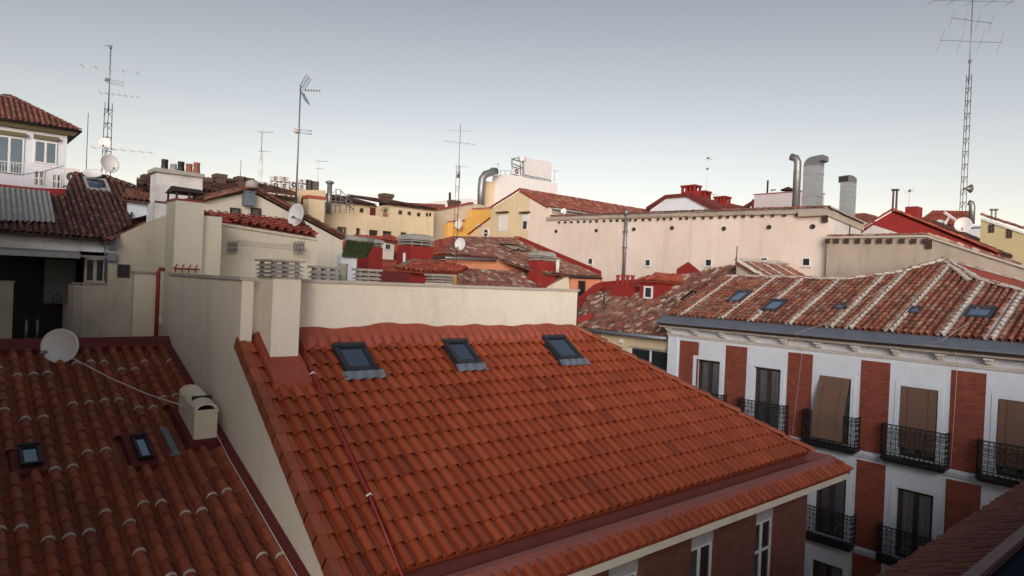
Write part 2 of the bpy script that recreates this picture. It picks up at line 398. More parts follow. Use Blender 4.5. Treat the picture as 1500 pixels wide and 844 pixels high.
def roofwindow(parent, P, a0, a1, s0, s1, fr, gl, rise=.12, name='skylight', fl=None, flash=.18):
    g = G(); t = .07 if a1 - a0 > .5 else .035; h0, h1 = .02, .05 + rise
    def bx(A0, A1, S0, S1, H0, H1): g.hexa([P.at(a, s, H0) for a, s in ((A0, S0), (A1, S0), (A1, S1), (A0, S1))], [P.at(a, s, H1) for a, s in ((A0, S0), (A1, S0), (A1, S1), (A0, S1))])
    bx(a0, a1, s0, s0 + t, h0, h1); bx(a0, a1, s1 - t * 1.3, s1, h0, h1 + .02); bx(a0, a0 + t, s0 + t, s1 - t * 1.3, h0, h1); bx(a1 - t, a1, s0 + t, s1 - t * 1.3, h0, h1)
    bx(a0 + t * 1.0, a0 + t * 1.5, s0 + t, s1 - t, h1 - .05, h1 - .015); bx(a1 - t * 1.5, a1 - t, s0 + t, s1 - t, h1 - .05, h1 - .015); bx(a0 + t, a1 - t, s0 + t, s0 + t * 1.7, h1 - .05, h1 - .015)
    f = g.build(name, fr, parent); g = G()
    bx(a0 + t * .8, a1 - t * .8, s0 + t * .8, s1 - t, h1 - .045, h1 - .03); g.build('pane', gl, f)
    if fl:
        g = G(); n = 13; pts = []
        A0, A1 = a0 - .09, a1 + .09
        for k in range(n * 2 + 1):
            a = A0 + (A1 - A0) * k / (n * 2); hh = .095 + .020 * math.sin(a * 2 * math.pi / .2293)
            pts.append((a, hh))
        for k in range(n * 2):
            (a, x), (b, y) = pts[k], pts[k + 1]; g.smooth = True
            g.poly([P.at(a, s0 - flash, x + .012), P.at(b, s0 - flash, y + .012), P.at(b, s0 - .0, y * .3 + .10), P.at(a, s0 - .0, x * .3 + .10)])
            g.poly([P.at(a, s0 - flash, x - .01), P.at(b, s0 - flash, y - .01), P.at(b, s0 - flash, y + .012), P.at(a, s0 - flash, x + .012)])
        g.smooth = False
        g.build('flashing', fl, f)
    return f
def louvre(g, x0, x1, y0, y1, z0, z1, n=3, plate=.05):
    """stack of sloping concrete slats on corner blocks with a flat slab on top"""
    p = (z1 - z0) / n; cx, cy = (x0 + x1) / 2, (y0 + y1) / 2
    for k in range(n):
        z = z0 + p * k; m = .07
        if k == n - 1: g.box(x0, x1, y0, y1, z1 - plate, z1)
        else:
            b = [(x0, y0, z + p * .30), (x1, y0, z + p * .30), (x1, y1, z + p * .30), (x0, y1, z + p * .30)]
            t = [(x0 + m, y0 + m, z + p * 1.0), (x1 - m, y0 + m, z + p * 1.0), (x1 - m, y1 - m, z + p * 1.0), (x0 + m, y1 - m, z + p * 1.0)]
            g.hexa(b, t)
        zb, zt = z, (z1 - plate if k == n - 1 else z + p * .30)
        if k: zb = z
        w = .06
        for X in (x0 + m, cx - w / 2, x1 - m - w):
            for Y in (y0 + m, y1 - m - w): g.box(X, X + w, Y, Y + w, zb + .001, zt - .001)
    return g
def dish(name, label, c, aim, r, base, parent_mat=whiteP, arm=True, group=None, armdir=None):
    aim = V(aim).normalized(); c = V(c); t = thing(name, label, 'satellite dish', base, group)
    g = G(); k = 8
    prof = [(r * i / k + .001, .26 * r * (i / k) ** 2) for i in range(k + 1)]
    prof += [(r * 1.02, prof[-1][1] - .012)] + [(r * i / k + .001, .26 * r * (i / k) ** 2 - .02) for i in range(k, -1, -1)]
    g.lathe(c, aim, prof, 32); g.build('reflector', parent_mat, t)
    side = aim.cross(u0).normalized(); low = -side.cross(aim).normalized()
    if armdir: low = (V(armdir) - aim * V(armdir).dot(aim)).normalized()
    g = G(); g.rod(c - aim * .02, c - aim * .12, .05, 8); g.tube([c - aim * .1, V((base[0], base[1], c.z - .1)), base], .025, 6); g.build('mount', iron, t)
    if arm:
        e = c + low * r * .75 + aim * r * 1.05
        g = G(); g.rod(c + low * r * .98 + aim * .1 * r, e, .016, 5); g.rod(e + low * .03, e - low * .05 - aim * .1, .04, 6); g.build('feed_arm', iron, t)
    return t
def antenna(name, label, base, h, lat, els, r=.03, mat=iron, group=None, width=.25):
    """mast: lattice up to lat, pole above; els: (kind, z, az deg, size)"""
    b = V(base); t = thing(name, label, 'antenna', base, group)
    g = G()
    if lat:
        L = [V((math.cos(R(a)) * width * .58, math.sin(R(a)) * width * .58, 0)) for a in (20, 140, 260)]
        for q in L: g.rod(b + q, b + q * .8 + u0 * lat, r * .62, 4)
        nst = max(4, int(lat / .35))
        for i in range(nst):
            z0, z1 = lat * i / nst, lat * (i + 1) / nst
            for k in range(3): g.rod(b + L[k] + u0 * z0, b + L[(k + 1) % 3] + u0 * (z1 if i % 2 else z0), r * .4, 4)
        g.build('lattice', mat, t); g = G()
    g.tube([b + u0 * (max(0, lat - .5)), b + u0 * h], [r, r * .8], 6); g.build('mast', iron if lat else mat, t)
    for kind, z, az, L in els:
        g = G(); d = V((math.cos(R(az)), math.sin(R(az)), 0)); s = V((-d.y, d.x, 0)); o = b + u0 * z; q = r * .55
        if kind == 'yagi':
            g.rod(o - d * L * .25, o + d * L * .75, q, 4)
            for i in range(7): p = o + d * L * (-.22 + .95 * i / 6); e = L * (.22 - .015 * i); g.rod(p - s * e, p + s * e, q * .55, 4)
            nm = 'yagi_antenna'
        elif kind == 'boom':
            g.rod(o - d * L * .5, o + d * L * .5, q * 1.1, 4)
            for i in range(5): p = o + d * L * (-.48 + .96 * i / 4); e = L * .16; g.rod(p - s * e, p + s * e, q * .5, 4)
            nm = 'yagi_antenna'
        elif kind == 'vert':
            g.rod(o - d * L * .5, o + d * L * .5, q * 1.1, 4)
            for i in (-.48, -.16, .16, .48): p = o + d * L * i; v = (u0 * .95 + d * .3) * L * .2; g.rod(p - v, p + v, q * .5, 4)
            nm = 'yagi_antenna'
        elif kind == 'loop':
            for dz in (0, -.22 * L):
                pts = [o + u0 * dz + d * (math.cos(a) * L * .6 + L * .35) + s * math.sin(a) * L * .25 for a in [i * 2 * math.pi / 16 for i in range(17)]]
                g.tube(pts, q * .5, 4, False)
            g.obox(o - d * L * .15, d * .1, s * .06, u0 * .07); nm = 'loop_antenna'
        elif kind == 'grid':
            for sg in (1, -1):
                p0 = o + d * .05 + u0 * sg * .06; v = (u0 * sg * .9 + d * .5).normalized()
                for i in range(3): g.rod(p0 + s * L * (i - 1) * .45, p0 + s * L * (i - 1) * .45 + v * L * .8, q * .7, 4)
                for i in range(8): x = p0 + v * L * .8 * (i + .3) / 7.5; g.rod(x - s * L * .46, x + s * L * .46, q * .4, 4)
            g.rod(o, o + d * L * 1.2, q, 4)
            for i in range(6): p = o + d * L * (.3 + .17 * i); g.rod(p - s * .17 * L, p + s * .17 * L, q * .5, 4); g.rod(p - u0 * .1 * L, p + u0 * .1 * L, q * .5, 4)
            nm = 'grid_antenna'
        elif kind == 'tuft':
            for i in range(6): v = V((random.uniform(-1, 1), random.uniform(-1, 1), random.uniform(-.4, .6))); g.rod(o, o + v * L, q * .6, 4)
            g.obox(o, (.06, 0, 0), (0, .06, 0), (0, 0, .09)); nm = 'aerial_head'
        elif kind == 'speaker':
            g.lathe(o, d, [(.05, 0), (.06, .15), (L, .15 + L), (L * .9, .15 + L)], 10); nm = 'horn'
        g.build(nm, iron, t)
    return t
GZ = -16.0
# ================================================================== setting
g = G(); n = 24
for i in range(n):
    for j in range(n):
        x0, x1 = -400 + 900 * i / n, -400 + 900 * (i + 1) / n; y0, y1 = -300 + 900 * j / n, -300 + 900 * (j + 1) / n
        g.poly([(x0, y0, GZ), (x1, y0, GZ), (x1, y1, GZ), (x0, y1, GZ)])
tag(g.build('ground', paving), kind='structure')
g = G(); g.box(18.2, 22.6, -40, 60, GZ - .2, GZ + .004); g.box(-20, 18.2, 3.6, 6.2, GZ - .2, GZ + .004); tag(g.build('road', asphalt), kind='structure')
g = G(); g.box(22.6, 24.0, -40, 60, GZ - .2, GZ + .13); g.box(17.12, 18.2, 7.8, 60, GZ - .2, GZ + .13); tag(g.build('pavement', paving), kind='structure')

# ================================================================== the house with the new orange roof
HB = (10.5, 10, GZ)
H = thing('brick_house', 'brick house with bright orange tiled hip roof, three skylights and a cream firewall', 'house', HB)
PM = Plane((17.1, 7.75, -4.0), (0, 1), 35)
hipT = V((12.57, 11.85, -1.13)); hipB = V((17.12, 7.75, -4.0))
mainpoly = PM.polyw([(4.13, 7.75, -4), tuple(hipB), tuple(hipT), (4.13, 11.85, -1.13)])
sk = []
for bl, br, tl in (((505, 553), (552, 549), (487, 512)), ((669, 541), (703, 538), (646, 505)), ((819.5, 533.6), (849.3, 528.3), (793.9, 498.4))):
    a0, s0 = PM.uv(PM.px(*bl)); a1, _ = PM.uv(PM.px(*br)); _, s1 = PM.uv(PM.px(*tl)); s0 += .02; sk.append((a0, a1, s0, s1))
chx0, chx1, chy = 4.38, 4.87, 11.15
cs = PM.uv(V((4.6, chy, PM.O.z + (chy - 7.75) * math.tan(R(35)))))[1]
hl = [(q[0] + .02, q[1] - .02, q[2], q[3] - .05) for q in sk]
g = G(); tiles(g, PM, mainpoly, .2293, .372, 'mixta', 0, 0, holes=hl, jit=.003, lift=.058)
PM2 = Plane((17.12, 7.75, -4.0), (-1, 0), 32.3)
tiles(g, PM2, PM2.polyw([(17.12, 7.75, -4), (17.12, 13, -4), (12.6, 13, -1.14), (12.6, 11.85, -1.14)]), .2293, .372, 'mixta', 0, 0, jit=.006)
roof = g.build('roof', [tOr], H)
g = G(); capline(g, hipB + V((.0, 0, .03)), hipT + V((0, 0, .03)), .19, .40, 0, 8, .45, .03); g.build('hip_tiles', tilemat('hip tile', [(0, (.27, .07, .035)), (.5, (.32, .085, .045)), (1, (.36, .10, .055))], 0, .8), roof)
# verge tiles: stepped angle pieces down the left edge
g = G(); aL = PM.uv(V((4.13, 7.75, -4)))[0]; S1 = mainpoly[2][1] if False else max(p[1] for p in mainpoly)
for i in range(15):
    s1 = S1 - .12 - i * .372; s0 = s1 - .40; g.tid = random.random(); k = .012
    xo, xi = aL - .115, aL + .015
    def B(x0, x1, h0, h1, e=0): g.hexa([PM.at(x, s, h0 + (.014 if s == s0 else 0)) for x, s in ((x0, s0), (x1, s0), (x1, s1), (x0, s1))], [PM.at(x, s, h1 + (.014 if s == s0 else 0)) for x, s in ((x0, s0), (x1, s0), (x1, s1), (x0, s1))])
    B(xo, xi, .05, .085); B(xo - .014, xo + .006, -.14, .086)
g.build('verge_tiles', tilemat('verge tile', [(0, (.26, .07, .035)), (.5, (.32, .082, .04)), (1, (.37, .10, .05))], 0, .7), roof)
# waterproof band along the firewall and round the chimney
g = G(); N = 400; ps = []
for i in range(N + 1):
    x = 4.9 + (12.5 - 4.9) * i / N
    lw = .40 + .04 * math.sin(x * 5.1) + .025 * math.sin(x * 13.7 + 1); up = .085 + .018 * math.sin(x * 2.9) + .012 * math.sin(x * 8.3) + .05 * max(0, min(1, (x - 6.4) * 3, (8.3 - x) * 3))
    ps.append((x, lw, up))
for i in range(N):
    (xa, la, ua), (xb, lb, ub) = ps[i], ps[i + 1]; g.smooth = True
    zt = -1.13
    wob = lambda x: .042 * math.cos((x - 4.194) * 2 * math.pi / .2293)
    P = lambda x, l: PM.O + PM.a * (x - 17.1) + PM.s * (S1 - l)
    lo_a, lo_b = P(xa, la) + PM.n * (.075 + wob(xa)), P(xb, lb) + PM.n * (.075 + wob(xb)); m_a, m_b = P(xa, .20) + PM.n * (.105 + wob(xa) * .35), P(xb, .20) + PM.n * (.105 + wob(xb) * .35)
    t_a, t_b = V((xa, 11.838, zt + .06 + ua)), V((xb, 11.838, zt + .06 + ub))
    g.poly([lo_a, lo_b, m_b, m_a]); g.poly([m_a, m_b, t_b, t_a])
g.smooth = False
P = lambda x, y, h=0: V((x, y, -4 + (y - 7.75) * math.tan(R(35)))) + PM.n * h
g.hexa([P(chx0 - .10, chy - .42, .0), P(chx1 + .10, chy - .42, .0), P(chx1 + .10, 11.8, .0), P(chx0 - .10, 11.8, .0)], [P(chx0 - .08, chy - .36, .115), P(chx1 + .08, chy - .36, .115), P(chx1 + .07, 11.8, .13), P(chx0 - .07, 11.8, .13)])
g.hexa([P(chx0 - .015, chy - .05, .09), P(chx1 + .015, chy - .05, .09), P(chx1 + .015, 11.8, .09), P(chx0 - .015, 11.8, .09)], [P(chx0 - .012, chy - .015, .16), P(chx1 + .012, chy - .015, .16), P(chx1 + .012, 11.8, .16), P(chx0 - .012, 11.8, .16)])
g.build('waterproof_band', redL, roof)
for q in sk: roofwindow(H, PM, q[0], q[1], q[2], q[3], plain('dark skylight frame', (.035, .04, .05), .4, .2) if 'dark skylight frame' not in MATS else MATS['dark skylight frame'], glassS, .10, fl=lead)
# firewall along the ridge, party wall on the left, terrace volume behind
g = G(); g.box(4.235, 12.57, 11.845, 12.1, -2.4, -.155)
for i in range(7): pass
g.box(4.03, 4.23, 11.62, 16.16, -1.9, -.155)
wallp = g.build('firewall', creamy, H)
g = G()
for i in range(6):
    x0 = 4.93 + i * 1.28; g.box(x0 + .003, x0 + 1.277, 11.80, 12.14, -.15, -.095)
cpA = g.build('coping', stone, wallp); g = G()
for i in range(4): g.box(3.99, 4.28, 11.6 + i * 1.15, 11.6 + i * 1.15 + 1.147, -.15, -.1)
g.build('coping', stone, wallp)
g = G()
# gable wall under the verge
pts = [(4.03, 4.0, GZ), (4.03, 16.16, GZ), (4.03, 16.16, -1.9), (4.03, 11.62, -1.9), (4.03, 11.62, -1.36), (4.03, 7.74, -4.08), (4.03, 7.74, -4.35), (4.03, 7.45, -4.35), (4.03, 7.45, -4.6), (4.03, 7.45, GZ)]
g.prism(pts[1:], (.17, 0, 0)); g.build('gable_wall', creamy, H)
g = G(); g.box(4.25, 12.4, 12.15, 19.9, GZ, -1.35); g.build('terrace_block', cream, H)
# slim white chimney with slatted cap
g = G(); zb = -1.9; g.box(chx0, chx1, chy, 11.83, zb, -.1); ch = g.build('chimney', whiteB if False else creamy, H)
g = G(); g.box(chx0 - .02, chx1 + .02, chy - .02, 11.85, -.098, -.06); louvre(g, chx0 - .08, chx1 + .03, chy - .08, 11.83, -.06, .225, 4, .035); g.build('slatted_cap', conc, ch)
# gutter box, curb and lower skirt of tiles
zf = -4.33
g = G()
g.box(4.25, 17.10, 7.86, 7.96, -4.42, -4.03); g.box(17.0, 17.10, 7.97, 16, -4.42, -4.03)
g.box(4.25, 17.45, 7.42, 7.855, -4.46, zf); g.box(17.105, 17.45, 7.86, 16, -4.46, zf)
g.build('gutter', maroon, H)
g = G(); g.box(4.25, 17.52, 7.28, 7.415, -4.5, -4.07); g.box(17.455, 17.52 + .08, 7.42, 16, -4.5, -4.07)
g.build('gutter_curb', maroonL, H)
PP = Plane((17.74, 7.02, -4.42), (0, 1), 36)
g = G(); Lp = PP.polyw([(4.25, 7.02, -4.42), (17.84, 7.02, -4.42), (17.55, 7.31, -4.21), (4.25, 7.31, -4.21)])
tiles(g, PP, Lp, .2293, .40, 'mixta', 0, 0, jit=.003, lift=.045)
PP2 = Plane((17.84, 7.02, -4.42), (-1, 0), 36)
tiles(g, PP2, PP2.polyw([(17.84, 7.02, -4.42), (17.84, 16, -4.42), (17.55, 16, -4.21), (17.55, 7.31, -4.21)]), .2293, .40, 'mixta', 0, 0)
g.mat(1); g.hexa([(4.25, 7.24, -4.3), (17.6, 7.24, -4.3), (17.53, 7.30, -4.3), (4.25, 7.30, -4.3)], [(4.25, 7.262, -4.15), (17.57, 7.262, -4.15), (17.53, 7.279, -4.14), (4.25, 7.279, -4.14)])
capline(g, V((17.84, 7.02, -4.38)), V((17.53, 7.33, -4.14)), .12, .22, 0, 6, .5)
g.build('eave_skirt', [tOr, maroonL], H)
g = G(); g.box(4.25, 17.74, 7.06, 7.16, -4.62, -4.475); g.box(4.25, 17.74, 7.165, 7.74, -4.56, -4.51); g.box(17.60, 17.74, 7.75, 16, -4.62, -4.475)
g.build('fascia', cream, H)
bw = [(x - 4.25, x - 4.25 + .98, 6.6, GZ and 10.86) for x in (6.75, 9.37, 11.96, 14.56)]
holes = []
for x in (4.3, 6.75, 9.37, 11.96, 14.56):
    for zt in (-5.09, -8.2, -11.3): holes.append((x - 4.25, x - 4.25 + .98, zt - 1.9 - GZ, zt - GZ))
g = G(); g.wall((4.25, 7.76, GZ), (1, 0, 0), 17.1 - 4.25, -4.57 - GZ, holes, .22, (0, -1, 0))
g.poly([(17.1, 7.76, GZ), (17.1, 19.9, GZ), (17.1, 19.9, -4.45), (17.1, 7.76, -4.57)])
g.build('brick_wall', brickM, H)
for x in (4.3, 6.75, 9.37, 11.96, 14.56):
    for zt in (-5.09, -8.2, -11.3):
        f = window(H, (x + .01, 7.90, zt - 1.89), (1, 0, 0), (0, -1, 0), .96, 1.60, whiteF, glass, 2, .06, 0 if x < 14 else .55)
        g = G(); g.box(x + .01, x + .97, 7.86, 7.95, zt - .285, zt - .01); g.build('shutter_box', plain('pale shutter box', (.45, .47, .5), .6) if 'pale shutter box' not in MATS else MATS['pale shutter box'], f)
        g = G(); g.box(x, x + .98, 7.752, 7.757, zt + .002, -4.63) if zt > -6 else g.box(x, x + .98, 7.752, 7.757, zt + .01, zt + .3); g.build('lintel', creamD, f)
# red lifeline tube with two brackets
g = G(); cab = [PM.px(441, 500, .1), PM.px(458, 546, .12), PM.px(500, 638, .10), PM.px(541, 725, .12), PM.px(592, 850, .1)]
g.tube([c for c in cab], .022, 6); cb = g.build('lifeline', redM, H)
for p in ((458, 548), (541, 726)):
    c = PM.px(*p, .1); g = G(); g.tube([c - PM.a * .05, c + PM.n * .05, c + PM.a * .05], .014, 5); g.build('clamp', whiteP, cb)
    g = G(); g.rod(c, c - PM.n * .08 - PM.s * .35 - PM.a * .04, .012, 5); g.rod(c - PM.n * .03 - PM.s * .1, c - PM.s * .38 - PM.n * .09 + PM.a * .06, .012, 5); g.build('bracket', redM, cb)
# wall lamp under the eave
g = G(); g.box(8.42, 8.5, 7.66, 7.756, -5.28, -5.2); g.lathe((8.46, 7.62, -5.42), (0, 0, 1), [(.0, 0), (.06, .01), (.075, .12), (.03, .17), (.03, .2)], 10); tag(g.build('wall_lamp', blackI), 'small dark lantern on the red brick wall under the eave', 'lamp')

# ================================================================== left house with old orange barrel roof
LB = (0, 11, GZ)
L = thing('neighbour_house', 'house with orange barrel tiled roof, white mortar joints and two tiny skylights at lower left', 'house', LB)
PL = Plane((0, 15.94, -1.72), (0, 1), 18.5)
lp = PL.polyw([(-2.9, 4, -1.72 - 11.94 * math.tan(R(18.5))), (3.86, 4, -1.72 - 11.94 * math.tan(R(18.5))), (3.86, 15.86, -1.75), (-2.9, 15.86, -1.75)])
ringset = {}
def rg(c, r):
    k = (c * 7919) % 13
    if (c * 31 + r * 17) % 7 == 3: return 0
    if k == 3 and 8 < r < 22: return 1 if r % 2 else 0
    return 1 if (r + (1 if k > 7 else 0)) % 5 == 2 else 0
sk2 = []
for tl, br in (((25, 664), (62, 689)), ((190, 649), (226, 679))):
    a0, s1 = PL.uv(PL.px(*tl)); a1, s0 = PL.uv(PL.px(*br)); sk2.append((a0, a1, s0, s1))
va0, vs0 = PL.uv(V((3.42, 12.0, -3))); va1, vs1 = PL.uv(V((3.95, 13.25, -2.6)))
hl = [(q[0] - .12, q[1] + .10, q[2] - .12, q[3] + .12) for q in sk2] + [(va0 - .1, 4.5, PL.uv(V((0, 12.0, -3.04)))[1] - .15, PL.uv(V((0, 13.2, -2.64)))[1])]
g = G(); tiles(g, PL, lp, .236, .318, 'barrel', .085, 0, ring=rg, seg=8, lift=.03, jit=.012, holes=hl, aoff=.05)
lr = g.build('roof', [tOrL, mortarA], L)
g = G(); a1 = PL.uv(V((3.86, 10, -3)))[0]; sT = max(p[1] for p in lp)
for A, B_, h in ((a1 - .0, a1 + .165, .10),):
    g.hexa([PL.at(a, s, -.1) for a, s in ((A, -13), (B_, -13), (B_, sT + .1), (A, sT + .1))], [PL.at(a, s, h) for a, s in ((A, -13), (B_, -13), (B_, sT + .1), (A, sT + .1))])
g.hexa([PL.at(a, s, -.3) for a, s in ((-2.9, sT - .02), (4.02, sT - .02), (4.02, sT + .3), (-2.9, sT + .3))], [PL.at(a, s, h) for a, s, h in ((-2.9, sT - .06, .10), (4.02, sT - .06, .10), (4.02, sT + .22, .20), (-2.9, sT + .22, .20))])
g.build('red_flashing', redD, lr)
g = G(); capline(g, V((-2.8, 16.12, -1.56)), V((3.3, 16.12, -1.58)), .13, .45, 0, 6, .5); g.build('ridge_tiles', tRed, lr)
for i, q in enumerate(sk2):
    g = G(); m = .13
    g.hexa([PL.at(a, s, -.02) for a, s in ((q[0] - m, q[2] - m), (q[1] + m, q[2] - m), (q[1] + m, q[3] + m), (q[0] - m, q[3] + m))], [PL.at(a, s, .075) for a, s in ((q[0] - m * .8, q[2] - m), (q[1] + m * .7, q[2] - m), (q[1] + m * .7, q[3] + m), (q[0] - m * .8, q[3] + m))])
    f = roofwindow(L, PL, q[0], q[1], q[2], q[3], blackI, glassS, .10); g.build('painted_surround', redD, f)
# vent stack with rounded hood on the left roof
g = G(); bx0, bx1, by0, by1 = 3.47, 3.845, 12.03, 13.0
pz = lambda y: -1.72 - (15.94 - y) * math.tan(R(18.5))
pts = [(bx0, by0, pz(by0) + .02), (bx1, by0, pz(by0) + .02), (bx1, by0, -2.40)]
cx = (bx0 + bx1) / 2; rr = (bx1 - bx0) / 2
arc = [(cx + math.cos(t) * rr, by0, -2.40 + math.sin(t) * rr * .62) for t in [math.pi * k / 10 for k in range(11)]]
body = [(bx0, by0, pz(by0) - .2), (bx1, by0, pz(by0) - .2)] + arc
back = [(p[0], by1, p[2] + (.18 if p[2] > -2.9 else .25)) for p in body]
nb = len(body)
m = g.add(body + back)
for k in range(nb): j = (k + 1) % nb; g.smooth = 2 <= k < nb - 1; g.face([m + k, m + j, m + nb + j, m + nb + k][::-1])
g.smooth = False; g.face([m + nb + k for k in range(nb)])
# front with a rim round the dark opening
g.poly([body[0], body[1], (bx1, by0, -2.42), (bx0, by0, -2.42)])
inn = [(cx + math.cos(t) * rr * .78, by0, -2.40 + math.sin(t) * rr * .42) for t in [math.pi * k / 10 for k in range(11)]]
for k in range(10): g.poly([arc[k], arc[k + 1], inn[k + 1], inn[k]])
g.poly([(bx0, by0, -2.42), (bx1, by0, -2.42), inn[0], inn[-1]])
for k in range(10): g.poly([inn[k], inn[k + 1], (inn[k + 1][0], by0 + .3, inn[k + 1][2]), (inn[k][0], by0 + .3, inn[k][2])])
g.box(bx0 - .015, bx1 + .015, by0 - .02, by0 + .015, -2.445, -2.41)
vst = g.build('vent_stack', cream, L)
g = G(); g.poly([(bx0 + .02, by0 + .28, -2.5), (bx1 - .02, by0 + .28, -2.5), (bx1 - .02, by0 + .28, -2.2), (bx0 + .02, by0 + .28, -2.2)]); g.poly([(bx0 + .02, by0 + .01, -2.405), (bx1 - .02, by0 + .01, -2.405), (bx1 - .02, by0 + .28, -2.405), (bx0 + .02, by0 + .28, -2.405)]); g.build('opening', dark, vst)
g = G(); g.hexa([(bx0 - .12, by0 - .05, pz(by0 - .05) - .1), (4.0, by0 - .05, pz(by0 - .05) - .1), (4.0, by1 + .15, pz(by1 + .15) - .1), (bx0 - .12, by1 + .15, pz(by1 + .15) - .1)], [(bx0 - .08, by0 - .05, pz(by0 - .05) + .13), (4.0, by0 - .05, pz(by0 - .05) + .13), (4.0, by1 + .15, pz(by1 + .15) + .13), (bx0 - .08, by1 + .15, pz(by1 + .15) + .13)]); g.build('painted_base', redD, vst)
g = G(); g.box(-6, 3.95, 4, 16.1, GZ, -6.2); g.poly([(-6, 16.2, -6.2), (4, 16.2, -6.2), (4, 16.2, -1.8), (-6, 16.2, -1.8)]); g.box(-14, -3.2, 2.0, 34, GZ, 5.0); g.build('wall', creamD, L)  # last box: unseen tall wing, added to shade the left side
g = G(); q = sk2[1]; A = q[1] + .26; g.hexa([PL.at(a, s, .09) for a, s in ((A, q[2]), (A + .10, q[2] - .02), (A + .10, q[3] + .15), (A, q[3] + .2))], [PL.at(a, s, .13) for a, s in ((A, q[2]), (A + .10, q[2] - .02), (A + .10, q[3] + .15), (A, q[3] + .2))]); g.build('zinc_strip', lead, L)
dc = PL.px(88, 530); dish('satellite_dish', 'large pale satellite dish standing at the ridge of the orange roof at lower left', onx(90, 507, dc.x * .985 * onx(90, 507, 1).x / onx(90, 507, 1).x) if False else ony(90, 507, dc.y - .05), (-.55, -1, .14), .325, tuple(dc + V((0, .05, 0))), armdir=(-1, 0, -.6))
g = G(); pts = [ony(105, 524, 15.2), PL.px(160, 553, .25), PL.px(215, 577, .25), V((bx0, 12.6, -2.42))]; g.tube(pts, .009, 4); tag(g.build('dish_cable', whiteP), 'thin white cable from the lower left dish to the cream vent stack', 'cable')
g = G(); g.tube([V((3.83, 12.2, -2.75)), PL.at(3.80, PL.uv(V((0, 11.4, pz(11.4))))[1], .2), PL.at(3.80, PL.uv(V((0, 8, pz(8))))[1], .2), PL.at(3.82, -12, .2)], .006, 4); tag(g.build('roof_cable', whiteP), 'white cable running down beside the red flashing of the lower left roof', 'cable')

# ================================================================== white house across the street
WB = (26, 8, GZ); XF = 24.09
W = thing('balcony_house', 'white street house with red brick panels, iron balconies and a roof striped with white mortar', 'house', WB)
PW = Plane((23.95, 9.59, -1.12), (1, 0), 23.5)
def wp(*px): return PW.poly(px)
zE = -1.12
ridge = [PW.uv(PW.px(*p)) for p in ((1065, 406), (1240, 411), (1310, 402), (1384, 383), (1438, 413), (1500, 428))]
eL = PW.uv(V((23.95, 17.3, zE))); eR = PW.uv(V((23.95, -2, zE)))
poly1 = [eL, eR, (eR[0], ridge[5][1] - .5), ridge[5], ridge[4], ridge[3], ridge[2], ridge[1], ridge[0]]
stripcols = {0, 9, 14, 23, 33, 44, 55, 66, 77}
# the slope is split into convex strips along the street so that the uneven ridge is followed
xs = [eL[0]] + [r[0] for r in ridge] + [eR[0]]
tops = [ridge[0][1]] + [r[1] for r in ridge] + [ridge[5][1] - .8]
order = sorted(zip(xs, tops)); g = G(); pitch = .215
skw = []
for tl, br in (((1078, 428), (1088, 447)), ((1132, 442), (1142, 458)), ((1424, 452), (1440, 470)), ((1225, 448), (1238, 456)), ((1335, 453), (1348, 462))):
    pass
def rwin(c, w, l):
    a, s = PW.uv(PW.px(*c)); return (a - w / 2, a + w / 2, s - l / 2, s + l / 2)
skw = [rwin((1083, 437), .62, 1.15), rwin((1135, 450), .66, 1.0), rwin((1435, 461), .75, .8), rwin((1231, 452), .34, .42), rwin((1341, 458), .34, .42)]
def strips_at(pxs):
    out = set()
    for p in pxs: out.add(round((PW.uv(PW.px(*p))[0] - order[0][0]) / pitch))
    return out
sc_ = strips_at(((985, 470), (1040, 477), (1082, 481), (1141, 487), (1205, 487), (1238, 489), (1298, 491), (1369, 500), (1446, 507)))
base_a = order[0][0]
for k in range(len(order) - 1):
    (xa, ta), (xb, tb) = order[k], order[k + 1]
    if xb - xa < .02: continue
    seg = ccw([(xa, eL[1]), (xb, eL[1]), (xb, tb), (xa, ta)])
    # shared column raster
    off = -((xa - base_a) % pitch)
    c0 = round((xa + off - base_a) / pitch)
    tiles(g, PW, seg, pitch, .30, 'barrel', .085, 0, seg=6, lift=.05, jit=.025, aoff=off, strip=lambda c, c0=c0: (c + c0) in sc_, holes=skw)
wr = g.build('roof', [tOld, mortar], W)
g = G()
for i in range(5):
    capline(g, PW.at(*ridge[i], .04), PW.at(*ridge[i + 1], .04), .13, .33, 0, 6, .7, alt=1)
capline(g, PW.at(*ridge[3], .05), PW.px(1345, 440, .05) if False else PW.at(ridge[3][0] + 1.4, ridge[3][1] - 2.2, .07), .11, .3, 0, 6, .6)
g.build('ridge_mortar', [mortar, tOld], wr)
# back slopes behind the crooked ridge
g = G(); A, Bq, Cq = PW.at(*ridge[3]), PW.at(*ridge[4]), PW.at(*ridge[5])
D1 = onx(1380, 379, 31.0); E1 = onx(1500, 413, 29.6)
g.poly([A, Bq, D1]); g.poly([Bq, E1, D1]); g.poly([Bq, Cq, E1]); g.poly([D1, E1, E1 + V((2, 0, -2)), D1 + V((2, 0, -2.5))])
for i in range(3): p, q = PW.at(*ridge[i]), PW.at(*ridge[i + 1]); g.poly([q, p, p + V((3.2, 0, -1.6)), q + V((3.2, 0, -1.6))])
g.build('back_slope', tRed, wr)
g = G(); capline(g, D1, E1, .10, .35, 0, 5, .6, alt=1); g.build('ridge_mortar', [mortar, tOld], wr)
frS = plain('blue grey skylight frame', (.06, .075, .10), .4, .3)
for q in skw: roofwindow(W, PW, q[0], q[1], q[2], q[3], frS, glassB, .08, name='skylight' if q[1] - q[0] > .5 else 'roof_vent')
